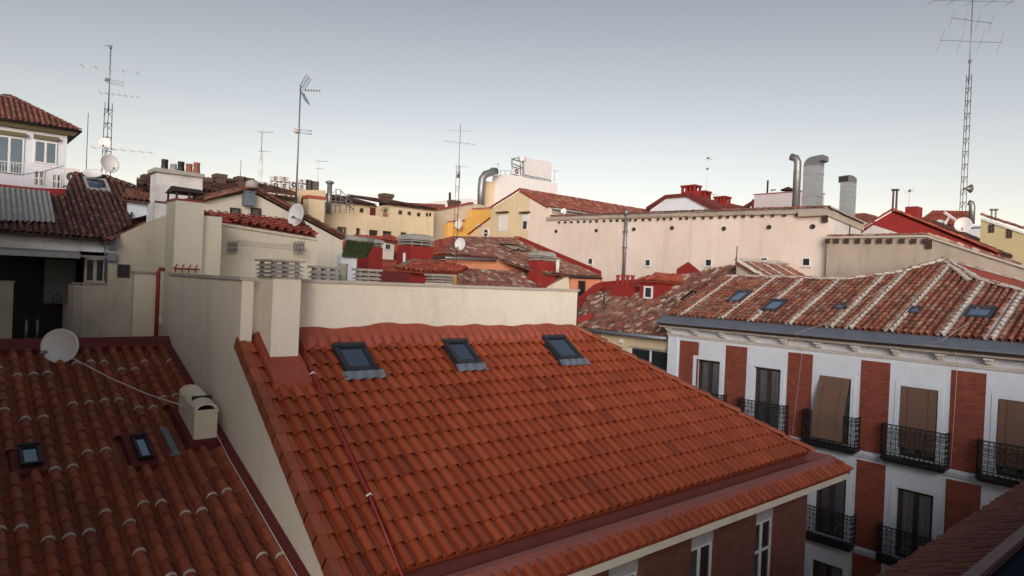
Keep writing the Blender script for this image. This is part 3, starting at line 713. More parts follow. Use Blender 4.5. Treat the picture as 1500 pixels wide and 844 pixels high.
# zinc eave with sheets
g = G(); yy = 17.45
while yy > -2:
    y1 = yy - 1.9; g.hexa([(23.48, y1 + .006, -1.40), (24.02, y1 + .006, -1.22), (24.02, yy, -1.22), (23.48, yy, -1.40)], [(23.48, y1 + .006, -1.365), (24.02, y1 + .006, -1.10), (24.02, yy, -1.10), (23.48, yy, -1.365)]); g.box(23.465, 23.478, y1 + .006, yy, -1.43, -1.362); yy = y1
g.build('zinc_eave', zinc, W)
g = G(); g.box(23.56, 24.1, -2, 17.3, -1.52, -1.41); g.box(23.52, 23.56, -2, 17.4, -1.47, -1.405); g.build('soffit', woodD, W)
# facade
rows = [(-2.12, -5.19, -2.82, -5.12), (-5.52, -8.45, -6.15, -8.45), (-8.72, -11.7, -9.4, -11.7), (-11.95, -15.2, -12.7, -15.2)]
bays = [15.23, 12.68, 10.15, 7.5, 4.85, 2.2, -.4]
y0 = -2.0; yL = 17.2
holes = []
for b, (bt, bb, wt, wb) in enumerate(rows):
    for c in bays: holes.append((yL - (c + .54), yL - (c - .54), wb - GZ, wt - GZ))
g = G(); g.wall((XF, yL, GZ), (0, -1, 0), yL - y0, -1.54 - GZ, holes, .28, (-1, 0, 0)); g.poly([(XF, yL, GZ), (30, yL, GZ), (30, yL, 0), (XF, yL, -1.5)])
g.build('white_wall', whiteW, W)
pan = [(17.2 - .59 - .91, .91)]
pys = [16.16, 13.99, 11.42, 8.84, 6.17, 3.55, .95]
for b, (bt, bb, wt, wb) in enumerate(rows):
    for i, py in enumerate(pys):
        hw = .46
        g = G(); g.box(XF - .012, XF + .02, py - hw, py + hw, bb, bt); g.build('brick_panel', brickF, W)
    g = G(); g.box(XF - .07, XF + .02, y0, yL + .05, bb - .2, bb - .12); g.box(XF - .12, XF + .02, y0, yL + .08, bb - .115, bb - .045); g.build('string_course', whiteW, W)
g = G()
for z0, z1, d in ((-1.98, -1.92, .06), (-1.915, -1.86, .10), (-1.60, -1.53, .40), (-1.64, -1.605, .22)): g.box(XF - d, XF + .02, y0, yL + d * .6, z0, z1)
yy = 17.05
while yy > -2:
    g.box(XF - .34, XF + .02, yy - .12, yy + .12, -1.70, -1.642); g.box(XF - .24, XF + .02, yy - .09, yy + .09, -1.80, -1.702); g.box(XF - .13, XF + .02, yy - .08, yy + .08, -1.858, -1.802); yy -= 1.27
g.build('cornice', plaster('cornice render', (.62, .60, .58), .5, 1), W)
g = G(); g.box(XF - .05, XF + .02, 16.72, 17.2, GZ, -1.99)
g.build('corner_pilaster', whiteW, W)
# door windows
for b, (bt, bb, wt, wb) in enumerate(rows):
    for i, c in enumerate(bays):
        f = window(W, (XF + .2, c + .53, wb + .01), (0, -1, 0), (-1, 0, 0), 1.06, wt - wb - .02, woodD, glassC, 2, .10, 0, 'balcony_door', .06)
        g = G(); N = 24
        for k in range(N): ya, yb = c + .5 - k / N, c + .5 - (k + 1) / N; g.smooth = True; g.poly([(XF + .27 + .03 * math.sin(k * 1.7), ya, wb), (XF + .27 + .03 * math.sin(k * 1.7 + 1.7), yb, wb), (XF + .27 + .03 * math.sin(k * 1.7 + 1.7), yb, wt), (XF + .27 + .03 * math.sin(k * 1.7), ya, wt)])
        g.smooth = False; g.mat(1); g.poly([(XF + .4, c + .6, wb), (XF + .4, c - .6, wb), (XF + .4, c - .6, wt), (XF + .4, c + .6, wt)]); g.build('curtain', [curtain, dark], f)
        g = G()
        for y_ in (c + .54, c - .54 - .05): pass
        g.box(XF - .02, XF - .002, c - .70, c - .545, wb, wt + .14); g.box(XF - .02, XF - .002, c + .545, c + .70, wb, wt + .14); g.box(XF - .02, XF - .002, c - .545, c + .545, wt + .002, wt + .14); g.build('surround', whiteW, f)
# balconies: one prototype copied
def balcony(c, zf):
    p = None; g = G(); g.box(23.66, XF - .001, c - .93, c + .93, zf - .10, zf); g.box(23.72, XF - .001, c - .88, c + .88, zf - .16, zf - .102)
    b = g.build('balcony', blackI, W)
    g = G(); zt = zf + 1.06; r = .014
    cor = [(XF - .02, c + .91), (23.69, c + .91), (23.69, c - .91), (XF - .02, c - .91)]
    for k in range(3):
        a, d = V((*cor[k], 0)), V((*cor[k + 1], 0)); Lk = (d - a).length; e = (d - a) / Lk; nb = max(2, round(Lk / .14))
        for z in (zf + .04, zf + .17, zf + .93, zt): g.rod(a + u0 * z, d + u0 * z, r * (1.5 if z == zt else 1), 4)
        for i in range(nb + 1):
            p = a + e * (Lk * i / nb); g.rod(p + u0 * (zf + .02), p + u0 * zt, r * .9, 4)
        for i in range(nb):
            p = a + e * (Lk * (i + .5) / nb); rr = Lk / nb * .40
            for z in (zf + .105, zf + .99): 
                q = [p + u0 * z + (e * math.cos(t) + u0 * math.sin(t)) * .05 for t in [k_ * math.pi / 4 for k_ in range(9)]]; g.tube(q, .008, 3, False)
            for j, z in enumerate((zf + .27, zf + .44, zf + .62, zf + .80)):
                sg = 1 if (i + j) % 2 else -1
                q = [p + u0 * z + (e * math.cos(t) * sg + u0 * math.sin(t)) * rr * (1 - t / 9) * 1.25 for t in [k_ * math.pi / 4 for k_ in range(1, 11)]]
                g.tube(q, .011, 3, False)
    g.build('railing', blackI, b); return b
bal0 = None
for b, (bt, bb, wt, wb) in enumerate(rows[:3]):
    for i, c in enumerate(bays[:5]):
        if b == 2 and i > 3: continue
        zf = wb - .02
        if bal0 is None: bal0 = balcony(c, zf); bc, bz = c, zf
        else:
            o = bal0.copy(); COL.objects.link(o); o.parent = W; o.location = (0, c - bc, zf - bz)
            for chd in bal0.children: x = chd.copy(); COL.objects.link(x); x.parent = o
# roller blinds
def blindmesh(c, zt, out, drop):
    g = G(); n = 26
    for k in range(n):
        t0, t1 = k / n, (k + .72) / n; x = lambda t: XF - .03 - out * min(1, max(0, t / .62)) + (.0 if t < .62 else (t - .62) * .06)
        z = lambda t: zt - drop * t
        g.tid = random.random()
        g.hexa([(x(t1), c + .52, z(t1)), (x(t1), c - .52, z(t1)), (x(t1) + .012, c - .52, z(t1)), (x(t1) + .012, c + .52, z(t1))][::-1], [(x(t0), c + .52, z(t0)), (x(t0), c - .52, z(t0)), (x(t0) + .012, c - .52, z(t0)), (x(t0) + .012, c + .52, z(t0))][::-1])
        if k: g.box(x(t0) + .004, x(t0) + .009, c - .52, c + .52, z(t0) - .001, z(t0) + .018)
    for yy in (c - .3, c + .3): 
        for k in range(8): t0, t1 = k / 8, (k + 1) / 8; g.rod((x(t0) - .012, yy, z(t0)), (x(t1) - .012, yy, z(t1)), .009, 4)
    return g
for i, (c, out, drop, lab) in enumerate(((10.15, .46, 2.15, 'brown slatted blind hanging out over the iron balcony railing'), (7.5, .02, 2.0, 'brown slatted blind hanging straight inside a balcony door between two brick panels'), (4.85, .02, 2.0, 'brown slatted blind at the balcony door on the right edge of the white facade'))):
    tag(blindmesh(c, -2.83, out, drop).build('roller_blind', blind), lab, 'blind', 'brown roller blinds')
g = G(); p = [PW.px(1418, 473, .2), PW.px(1380, 499, .2), V((23.44, PW.px(1372, 500).y + .3, -1.38))]; g.tube(p, .007, 4)
q = onx(1399, 511, 23.5); g.tube([p[-1], q, V((23.99, q.y + .05, -2.0)), V((24.06, q.y + .12, -5.1))], .008, 4); tag(g.build('facade_cable', plain('tan cable', (.5, .42, .36), .7)), 'pale cable crossing the zinc eave and hanging down the brick and white facade', 'cable')
g = G(); g.tube([PW.px(1205, 475, .15), PW.px(1250, 450, .15), PW.px(1290, 424, .15)], .007, 4); q = onx(1165, 508, 23.45); g.tube([PW.px(1205, 475, .15), V((23.45, q.y, -1.38)), V((24.05, q.y + .03, -2.1)), V((24.06, q.y + .25, -5.1))], .008, 4)
tag(g.build('roof_cable', MATS['tan cable']), 'thin pale cable lying diagonally on the mortar striped roof and hanging past a brick panel', 'cable')
# small plants and clutter on balconies
def potplant(c, label, r=.2, n=90, cat='plant', group=None, leaf=.07):
    t = thing('potted_plant', label, cat, c, group); c = V(c)
    g = G(); g.lathe(c, (0, 0, 1), [(.001, 0), (r * .42, 0), (r * .6, r * .9), (r * .5, r * .9), (.001, r * .85)], 12); g.build('pot', potm, t)
    g = G()
    for i in range(n):
        d = V((random.gauss(0, 1), random.gauss(0, 1), random.gauss(.4, .9))).normalized(); p = c + u0 * r * 1.6 + d * r * random.uniform(.4, 1.25); a = d.orthogonal().normalized() * leaf * random.uniform(.5, 1.2); b_ = (d.cross(a).normalized() + d * .4) * leaf
        g.poly([p - a * .4, p + b_ * .3 - d * 0, p + a * .9, p - b_ * .4])
    g.build('foliage', leafm, t); return t
potplant((23.86, 4.5, -5.13), 'potted plant behind the iron railing of the balcony at the right edge', .2)
potplant((23.84, 9.7, -5.13), 'small potted plant behind the balcony railing under the tilted brown blind', .13, 50)
# ================================================================== own roof in the lower right corner
OB = (11, 0, GZ)
O = thing('corner_house', 'house with a dark tiled eave and roof window frame in the lower right corner', 'house', OB)
PO = Plane((11, 2.83, -3.2), (0, -1), 27)
g = G(); op = PO.polyw([(3.5, 2.83, -3.2), (19, 2.83, -3.2), (19, -.2, -3.2 + 3.03 * math.tan(R(27))), (3.5, -.2, -3.2 + 3.03 * math.tan(R(27)))])
tiles(g, PO, op, .23, .36, 'barrel', .08, 0, seg=8, jit=.008, holes=[(-2.5, 5.0, 1.45, 3.2)]); g.build('roof', tilemat('dull red clay tile', [(0, (.11, .034, .024)), (.5, (.145, .045, .03)), (1, (.18, .06, .04))], .05, .8), O)
pa = PO.px(1500, 764, .02); pb = PO.px(1410, 844, .02)
a0, s0 = PO.uv(pa); a1, s1 = PO.uv(pb); sF = max(s0, s1) if False else (s0 + s1) / 2
g = G(); bx = lambda A0, A1, S0, S1, H0, H1: g.hexa([PO.at(a, s, H0) for a, s in ((A0, S0), (A1, S0), (A1, S1), (A0, S1))], [PO.at(a, s, H1) for a, s in ((A0, S0), (A1, S0), (A1, S1), (A0, S1))])
sw = lambda y: (2.83 - y) / math.cos(R(27))
f = roofwindow(O, PO, -2.5, 5.0, 1.38, 2.9, plain('maroon window frame', (.09, .04, .045), .6, 0, .2), glassm('dark roof glass', (.014, .022, .034), .35), .15)
MATS['dark roof glass'].node_tree.nodes['Principled BSDF'].inputs['Specular IOR Level'].default_value = 0
g = G(); bx(-2.6, 5.1, 1.35, 1.52, .205, .235); g.build('frame_sill', MATS['maroon window frame'], f)
g = G(); g.box(3.6, 18, -8, 2.6, GZ, -3.4); g.box(-26, 18, -12, -.9, -3.39, -.7); g.build('wall', creamD, O)

def body(name_, parent, mat, px0, px1, pyt, plane, depth, zb=GZ, pyt1=None, axis='y'):
    """box whose front face lies in y=plane (or x=plane) between two picture columns; its top passes through (px0,pyt)"""
    fn = ony if axis == 'y' else onx
    a, b = fn(px0, pyt, plane), fn(px1, pyt if pyt1 is None else pyt1, plane)
    g = G()
    if axis == 'y': pts = [(a.x, plane, zb), (b.x, plane, zb), (b.x, plane, b.z if pyt1 is not None else a.z), (a.x, plane, a.z)]; g.prism(pts, (0, depth, 0))
    else: pts = [(plane, a.y, zb), (plane, b.y, zb), (plane, b.y, b.z if pyt1 is not None else a.z), (plane, a.y, a.z)]; g.prism(pts, (depth, 0, 0))
    return g.build(name_, mat, parent)
def face(name_, parent, mat, pxs, plane, depth, axis='y', extra=()):
    fn = ony if axis == 'y' else onx
    g = G(); g.prism([tuple(fn(p[0], p[1], plane)) for p in pxs], (0, depth, 0) if axis == 'y' else (depth, 0, 0)); return g.build(name_, mat, parent)
def roofp(name_, parent, mats, P, polys,  pitch=.24, course=.36, caps=(), seg=4, jit=.02, hgt=.08, capr=.13, capmat=None, strip=None, lift=.04, deck=None):
    g = G()
    for pl in polys: tiles(g, P, P.poly(pl), pitch, course, 'barrel', hgt, 0, seg=seg, jit=jit, lift=lift, strip=strip, deck_mi=deck)
    o = g.build(name_, mats, parent)
    if caps:
        g = G()
        for a, b in caps: capline(g, P.px(*a, .03), P.px(*b, .03), capr, .36, 0, 5, .7)
        g.build('ridge_tiles', capmat or mats[0], o)
    return o
def wpx(parent, plane, pl, pr, pt, pb, axis='y', fr=whiteF, gl=glass, leaves=2, t=.06, name='window', proud=.03, **k):
    """a window seen at picture box, set on wall plane"""
    fn = ony if axis == 'y' else onx
    A, B_, C_ = fn(pl, pt, plane), fn(pr, pt, plane), fn(pl, pb, plane)
    h = A.z - C_.z
    if axis == 'y': return window(parent, (A.x, plane - proud, C_.z), (1, 0, 0), (0, -1, 0), B_.x - A.x, h, fr, gl, leaves, t, name=name, **k)
    return window(parent, (plane - proud, A.y, C_.z), (0, -1, 0), (-1, 0, 0), A.y - B_.y, h, fr, gl, leaves, t, name=name, **k)

# ================================================================== terrace behind the firewall: vents, lower wall, stack, penthouse
for i, (p0, p1, pt, pb, y, lab) in enumerate(((455, 499, 389, 409, 13.4, 'grey slatted concrete chimney cap standing just right of the tall one'), (521, 561, 393, 411, 13.2, 'grey slatted concrete chimney cap below the narrow red chimney'), (629, 668, 401, 414, 13.0, 'lowest grey slatted chimney cap, beside the red walled dormer'))):
    a, b, c = ony(p0, pt, y), ony(p1, pt, y), ony(p0, pb, y); t = thing('slatted_vent', lab, 'chimney cap', ((a.x + b.x) / 2, y + .3, -1.35), 'slatted concrete caps behind the firewall')
    g = G(); louvre(g, a.x + .06, b.x, y, y + .3, c.z + .0, a.z, 3, .05); g.build('slats', conc, t)
    g = G(); g.box(a.x + .06, b.x - .06, y + .06, y + .24, -1.35, c.z - .002); g.build('shaft', creamy, t)
a = ony(497, 386, 13.9); b = ony(509, 386, 13.9); c0 = V(((a.x + b.x) / 2, 13.9, a.z)); w = (b.x - a.x) / 2
g = G(); g.lathe((c0.x, c0.y, -1.35), (0, 0, 1), [(w * .5, 0), (w * .45, .55), (w * .6, .72), (w * .95, .95), (w * 1.0, c0.z + 1.35 - .06), (w * 1.12, c0.z + 1.35), (w * .9, c0.z + 1.35), (w * .7, 1.0)], 18); tag(g.build('stone_urn', conc), 'grey round stone urn beside the white wall under the green turf strip', 'urn')
t = thing('side_wall', 'low cream wall with a grey coping and a red downpipe left of the tall cream stack', 'wall', (3.8, 17, GZ))
g = G(); A, Bq = ony(197, 397, 17.0), ony(244, 399, 17.0); g.box(A.x, 4.02, 17.0, 17.2, GZ, A.z - .05); g.build('wall_face', cream, t)
g = G(); g.box(A.x - .05, 4.02, 16.95, 17.25, A.z - .048, A.z + .0); g.build('coping', conc, t)
g = G(); p = ony(232, 396, 16.9); q = ony(228, 505, 16.9); g.tube([V((p.x + .13, 16.93, p.z + .02)), V((p.x + .03, 16.88, p.z + .03)), V((p.x, 16.88, p.z - .05)), V((p.x, 16.88, q.z - .3))], .045, 8); g.build('downpipe', redM, t)
# cream stack with a lidded top
t = thing('cream_stack', 'tall cream rendered chimney stack with a flat lid on red posts and a red collar', 'chimney', (4.4, 16.6, -1.4))
z1 = ony(258, 293, 16.2).z
g = G(); g.box(4.10, 4.70, 16.2, 16.95, -1.4, z1); g.box(4.703, 5.15, 16.34, 16.9, -1.4, 1.25); g.build('shaft', cream, t)
g = G(); g.box(4.08, 4.72, 16.18, 16.97, z1 + .001, z1 + .04); g.build('collar', redM, t)
g = G(); zc = z1 + .20
for X, Y in ((4.10, 16.2), (4.66, 16.2), (4.10, 16.91), (4.66, 16.91), (4.36, 16.2)): g = G(); g.box(X, X + .04, Y, Y + .04, z1 + .041, zc); g.build('post', rust, t)
g = G(); g.hexa([(4.06, 16.14, zc + .001), (4.74, 16.14, zc + .001), (4.74, 17.0, zc + .001), (4.06, 17.0, zc + .001)], [(4.10, 16.5, zc + .14), (4.70, 16.5, zc + .12), (4.70, 16.66, zc + .12), (4.10, 16.66, zc + .14)]); g.build('lid', woodD, t)
# penthouse with shed roof
t = thing('penthouse', 'small cream rooftop room with a sloping red tiled shed roof and red downpipe', 'house', (6.5, 18.5, -1.4))
A, Bq = ony(300, 322, 17.5), ony(466, 350, 17.5)
g = G(); g.prism([(5.155, 17.5, -1.4), (8.07, 17.5, -1.4), (8.07, 17.5, Bq.z - .05), (5.155, 17.5, A.z - .06)], (0, 2.2, 0)); g.build('wall', cream, t)
# slope falls toward the right and the front
p1, p2, p3 = ony(290, 320, 17.3), ony(466, 349, 17.3), ony(298, 311, 18.6)
nn = (p2 - p1).cross(p3 - p1).normalized()
if nn.z < 0: nn = -nn
upd = V((-nn.x, -nn.y, 0)).normalized(); PH = Plane(tuple(p1), (upd.x, upd.y), math.degrees(math.acos(nn.z)))
PS = Plane(tuple(p1), (upd.x, upd.y), 1)
PH.a = (p2 - p1).normalized(); PH.n = nn; PH.s = PH.n.cross(PH.a); PH.s = PH.s if PH.s.z > 0 else -PH.s
roofp('roof', t, [tRed, cream], PH, [[(290, 319), (466, 348), (440, 327), (400, 323), (298, 311)]], .235, .3, seg=6, hgt=.09, lift=.05, deck=1)
g = G(); c = [PH.px(296, 314, .12), PH.px(338, 326, .12)]; g.tube(c, .05, 6)
q = ony(319, 328, 17.42); r_ = ony(317, 401, 17.42); g.tube([V((q.x, 17.42, q.z)), V((q.x, 17.42, -1.3))], .05, 8); g.build('downpipe', redM, t)
# clothes rack
t = thing('drying_rack', 'folding wire clothes rack fixed on the cream penthouse wall', 'clothes rack', (6.7, 17.4, .4)); g = G(); yF = 17.35; sg = []
for x0, x1 in ((333, 348), (430, 446)):
    for k in range(6):
        a = ony(x0 + (x1 - x0) * k / 6, 361 + (12 if k % 2 else -6), yF); b = ony(x0 + (x1 - x0) * (k + 1) / 6, 361 + (-8 if k % 2 else 8), yF - .05 * k); g.rod(a, b, .009, 4)
        a = ony(x0 + (x1 - x0) * k / 6, 361 + (-6 if k % 2 else 12), yF); b = ony(x0 + (x1 - x0) * (k + 1) / 6, 361 + (8 if k % 2 else -8), yF - .05 * k); g.rod(a, b, .009, 4)
    g.rod(ony(x0, 373, yF), ony(x0 + 1, 357, yF), .011, 4)
for dy in (0, 3, 6): g.tube([ony(348 - dy, 352 + dy, yF - .3), ony(390, 357 + dy * .9, yF - .3), ony(446 - dy * 2, 360 + dy, yF - .3)], .006, 3)
g.build('frame', iron, t)
g = G(); 
for k in range(4):
    x = 4.12 + k * .14; g.tube([(x, 16.1, -.09), (x, 16.1, .03), (x + .04, 16.1, .1)], .014, 5)
g.rod((4.08, 16.1, -.0), (4.62, 16.1, -.0), .02, 5); tag(g.build('wall_bracket', redM), 'little red bracket with four curved prongs on the grey coping', 'bracket')
dish('satellite_dish', 'white satellite dish on the red shed roof of the cream penthouse', ony(436, 316, 18.4), (-1, -.27, .14), .33, tuple(PH.px(446, 331, .0)), armdir=(.5, -1, -.7))
# ================================================================== gable house behind the penthouse
t = thing('gable_house', 'cream house gable with two small dark windows and a grey box under its ridge', 'house', (7.5, 24, GZ)); yG = 22.5
pz = [(294, 299), (300, 296), (367, 281), (502, 353), (500, 420)]
A = [ony(*p, yG) for p in pz]
g = G(); g.prism([(A[0].x, yG, GZ), (A[3].x, yG, GZ), tuple(A[3]), tuple(A[2]), tuple(A[1]), tuple(A[0])], (0, .3, 0)); g.box(A[0].x, A[3].x, yG + .31, yG + 1.6, GZ, A[3].z - .2); g.build('wall', cream, t)
rl = Plane(tuple(A[2] + V((0, -.1, .02))), (-1, 0), 10)
def rake_roof(parent, p, q, yf, back, mat, name_='roof', ov=.12):
    """tiles on the slope whose front edge runs p (high) to q (low), ridge running back along +y"""
    d = V(p) - V(q); up = (1, 0) if d.x > 0 else (-1, 0); P = Plane((q[0], yf, q[2]), up, math.degrees(math.atan2(d.z, abs(d.x))))
    pl = P.polyw([(q[0], yf - ov, q[2]), (p[0], yf - ov, p[2]), (p[0], yf + back, p[2]), (q[0], yf + back, q[2])])
    g = G(); tiles(g, P, pl, .24, .36, 'barrel', .085, 0, seg=4, jit=.02, lift=.04, off=.14); capline(g, V((p[0], yf - ov, p[2])) + P.n * .10, V((q[0], yf - ov, q[2])) + P.n * .10, .10, .33, 0, 5, .8); return g.build(name_, mat, parent), P
rake_roof(t, A[2], A[3], yG, 3, tFar); rake_roof(t, A[2], ony(297, 298, yG), yG, 3, tFar)
g = G(); g.lathe(A[2] + V((0, -.1, .1)), (0, 0, 1), [(.001, 0), (.22, .02), (.2, .2), (.001, .3)], 8); g.build('finial_stone', stone, t)
for a, b in ((337, 352), (367, 382)): wpx(t, yG, a, b, 304, 316, fr=woodD, leaves=1, t=.05, name='small_window')
c = ony(364, 292, yG - .15); g = G(); g.obox(c, (.17, 0, 0), (0, .12, 0), (0, 0, .21)); g.obox(c + V((0, 0, .24)), (.19, 0, 0), (0, .14, 0), (0, 0, .02)); tag(g.build('meter_box', lead), 'grey metal box high on the cream gable below its ridge', 'box')
# ================================================================== chimney with pots
t = thing('pot_chimney', 'broad flaking white chimney with a stone cap and five small clay pots', 'chimney', (5.2, 21, -.5)); yC = 34.8
A, Bq = ony(230, 252, yC), ony(297, 262, yC)
g = G(); g.box(A.x, Bq.x, yC, yC + 1.2, -1.5, A.z); C0, C1 = ony(226, 296, yC), ony(262, 330, yC); g.box(C0.x, Bq.x - .4, yC - .2, yC + 1.4, -1.5, C0.z); g.build('stack', whiteO, t)
g = G(); g.hexa([(A.x - .14, yC - .15, A.z + .002), (Bq.x + .08, yC - .15, A.z + .002), (Bq.x + .08, yC + 1.35, A.z + .002), (A.x - .14, yC + 1.35, A.z + .002)], [(A.x - .1, yC - .1, A.z + .2), (Bq.x + .05, yC - .1, A.z + .18), (Bq.x + .05, yC + 1.3, A.z + .18), (A.x - .1, yC + 1.3, A.z + .2)]); g.build('cap', conc, t)
g = G(); g.box(C0.x - .04, Bq.x - .1, yC - .25, yC - .205, C0.z - .03, C0.z + .05); g.build('iron_strap', rust, t)
for k, (px, m, hh) in enumerate(((241, blackI, .3), (254, conc, .2), (265, blackI, .3), (277, potm, .27), (288, potm, .34))):
    p = ony(px, 250, yC + .4); g = G(); g.lathe((p.x, yC + .4, A.z + .21), (0, 0, 1), [(.17, 0), (.14, hh * 1.1), (.16, hh * 1.2), (.15, hh * 1.6), (.1, hh * 1.6), (.1, hh)], 10); g.build('pot', m, t)
# ================================================================== dark loggia house on the left
LH = (2, 21, GZ); t = thing('loggia_house', 'shabby cream house with a wide dark open loggia under an old brown tiled roof', 'house', LH); yL_ = 34.0
q = lambda x, y: ony(x, y, yL_)
rk = [q(156, 352), q(200, 333), q(246, 313)]
x0, xR = q(-60, 350).x, q(247, 330).x
def slab(name_, m, ax, bx_, zt, zb, d=.25, yf=yL_): g = G(); g.box(ax, bx_, yf, yf + d, zb, zt); return g.build(name_, m, t)
xa, xb, xc, xd, xe = q(20, 420).x, q(108, 420).x, q(121, 420).x, q(158, 400).x, q(156, 352).x
zs, zo, zt = q(90, 415).z, q(70, 497).z, q(120, 373).z
g = G(); g.box(x0, xa, yL_, yL_ + .25, GZ, zs); g.box(xa, xc, yL_, yL_ + .25, GZ, zo); g.box(xc, xd, yL_, yL_ + .25, GZ, zs)
g.prism([(xd, yL_, GZ), (xR, yL_, GZ), (xR, yL_, rk[2].z), tuple(rk[1]), (xd, yL_, rk[0].z)], (0, .25, 0)); g.build('wall', creamD, t)
g = G(); g.box(xb, xc - .002, yL_ + .02, yL_ + 2.9, GZ, zs - .05); g.build('side_pier', grey, t)
slab('coping', conc, xb - .05, xd, zs + .04, zs + .001, .33, yL_ - .06); slab('coping', conc, x0, xa + .05, zs + .04, zs + .001, .33, yL_ - .06)
zl0 = q(60, 365).z
g = G(); g.box(x0, xd, yL_ + .05, yL_ + .25, zl0, q(60, 350).z + .18); g.build('lintel', whiteO, t)
g = G(); g.hexa([(x0, yL_ - .35, zl0 - .32), (xb + .15, yL_ - .35, zl0 - .32), (xb + .15, yL_ + .05, zl0 - .1), (x0, yL_ + .05, zl0 - .1)], [(x0, yL_ - .35, zl0 - .10), (xb + .15, yL_ - .35, zl0 - .10), (xb + .15, yL_ + .05, zl0 - .0), (x0, yL_ + .05, zl0 - .0)]); g.box(xb + .16, xd, yL_ - .1, yL_ - .02, zl0 - .25, zl0 - .16); g.build('awning', aluD, t)
g = G(); g.box(x0, xd + .5, yL_ + 3.2, yL_ + 3.35, GZ, zl0 + .3); g.box(x0, xd + .5, yL_ + .26, yL_ + 3.2, zl0, zl0 + .1); g.box(xd + .02, xd + .1, yL_ + .26, yL_ + 3.2, GZ, zl0); g.box(x0, xd, yL_ + .26, yL_ + 3.2, zo - .4, zo - .3); g.build('inner_walls', plain('shade dark interior plaster', (.035, .035, .038), .9, 0, .3), t)  # shade inside the loggia put into the colour, plaster near black
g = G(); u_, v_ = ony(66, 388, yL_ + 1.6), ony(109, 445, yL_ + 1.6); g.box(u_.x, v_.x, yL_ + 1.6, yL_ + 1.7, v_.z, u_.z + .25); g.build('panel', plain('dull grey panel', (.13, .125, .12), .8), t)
c = ony(83, 437, yL_ + 1.55); g = G(); g.tube([c + V((math.cos(k * math.pi / 8) * .16, -.02, math.sin(k * math.pi / 8) * .16)) for k in range(17)], .018, 4, False); g.build('round_fitting', dark, t)
wpx(t, yL_ + .30, 124, 155, 377, 414, fr=grey, gl=glass, leaves=2, t=.1, proud=.0)
for p in (56, 40): 
    u_ = ony(p, 450, yL_ + 1.2); g = G(); g.rod((u_.x, yL_ + 1.2, zo - .3), (u_.x, yL_ + 1.2, zo + .75), .05, 6); g.build('pipe', aluD, t)
g = G(); g.rod((xa, yL_ - .1, zo + .02), (xc, yL_ - .1, zo + .02), .02, 5)
for k in range(4): X = xa + (xc - xa) * (k + .15) / 3.6; g.box(X, X + .04, yL_ - .12, yL_ + .02, zo - .08, zo + .05)
g.build('clothes_line_rail', blackI, t)
wpx(t, yL_, 172, 190, 387, 406, fr=woodD, gl=glass, leaves=2, t=.05, name='small_window')
for (x_, y_) in ((163, 359), (163, 377)):
    c = ony(x_, y_, yL_ - .1); g = G(); g.obox(c, (.16, 0, 0), (0, .09, 0), (0, 0, .17)); g.obox(c + V((0, 0, .185)), (.18, 0, 0), (0, .1, 0), (0, 0, .014)); g.build('junction_box', lead, t)
g = G(); g.tube([q(148, 356) + V((0, -.08, 0)), q(154, 372) + V((0, -.08, 0)), q(153, 410) + V((0, -.08, 0))], .035, 6); g.build('downpipe', aluD, t)
PA = Plane(tuple(q(75, 344) + V((0, -.35, 0))), (0, 1), 27)
roofp('roof', t, [tDk], PA, [[(-40, 336), (112, 347.5), (95, 287), (-40, 282)], [(112, 347.5), (157, 351), (192, 330), (197, 273), (157, 259), (108, 254), (97, 275), (95, 287)]], .25, .36, [((108, 254), (157, 259)), ((157, 259), (200, 274))], 5, hgt=.095, capr=.12)
PB = Plane(tuple(rk[0] + V((0, -.15, .04))), (.93, .37), 18)
roofp('side_roof', t, [tFar], PB, [[(100, 349), (157, 353), (245, 315), (232, 305), (160, 330)]], .24, .34, [((157, 352), (245, 314))], 5)
g = G(); a_, b_ = PA.px(-40, 337, -.1), PA.px(157, 352, -.1); g.tube([a_ + V((0, -.08, 0)), b_ + V((0, -.08, 0))], .065, 8); g.build('gutter', blackI, t)
s_ = [PA.px(*p, .12) for p in ((120, 259), (150, 263), (158, 279), (127, 278))]
a0_, s1_ = PA.uv(s_[0]); a1_, s0_ = PA.uv(s_[2]); roofwindow(t, PA, a0_ + .05, a1_ + .12, s0_, s1_, plain('pale skylight frame', (.4, .4, .42), .5), glassS, .10)
a0_, s1_ = PA.uv(PA.px(161, 288)); a1_, s0_ = PA.uv(PA.px(173, 297)); roofwindow(t, PA, a0_, a1_, s0_, s1_, blackI, glassS, .05, name='roof_vent')
# white dormer by the pot chimney
face('dormer_wall', t, whiteW, [(188, 322), (188, 296), (226, 296), (226, 312)], 36.2, .3)
PD = Plane(tuple(ony(205, 294, 35.9)), (0, 1), 14); roofp('dormer_roof', t, [tFar], PD, [[(178, 291), (228, 297), (226, 281), (206, 275), (188, 275)]], .24, .34, (), 5)
# corrugated sheet on the roof
g = G(); c4 = [PA.px(*p, .16) for p in ((-30, 321), (81, 325), (72, 280), (-30, 270))]; N = 64
for k in range(N):
    f_ = lambda j, h: [c4[0].lerp(c4[1], j / N) + PA.n * h, c4[3].lerp(c4[2], j / N) + PA.n * h]
    h = lambda j: .035 * math.sin(j * math.pi / 2 * .82)
    a_, b_ = f_(k, h(k)), f_(k + 1, h(k + 1)); g.smooth = True; g.poly([a_[0], b_[0], b_[1], a_[1]]); a2, b2 = f_(k, h(k) - .02), f_(k + 1, h(k + 1) - .02); g.smooth = False; g.poly([a2[0], b2[0], b_[0], a_[0]])
tag(g.build('corrugated_sheet', fibro), 'grey corrugated roofing sheet laid on the brown tiles under the white tower', 'roofing sheet')
glassT = glassm('blue grey reflecting glass', (.16, .20, .24), .05, 1)
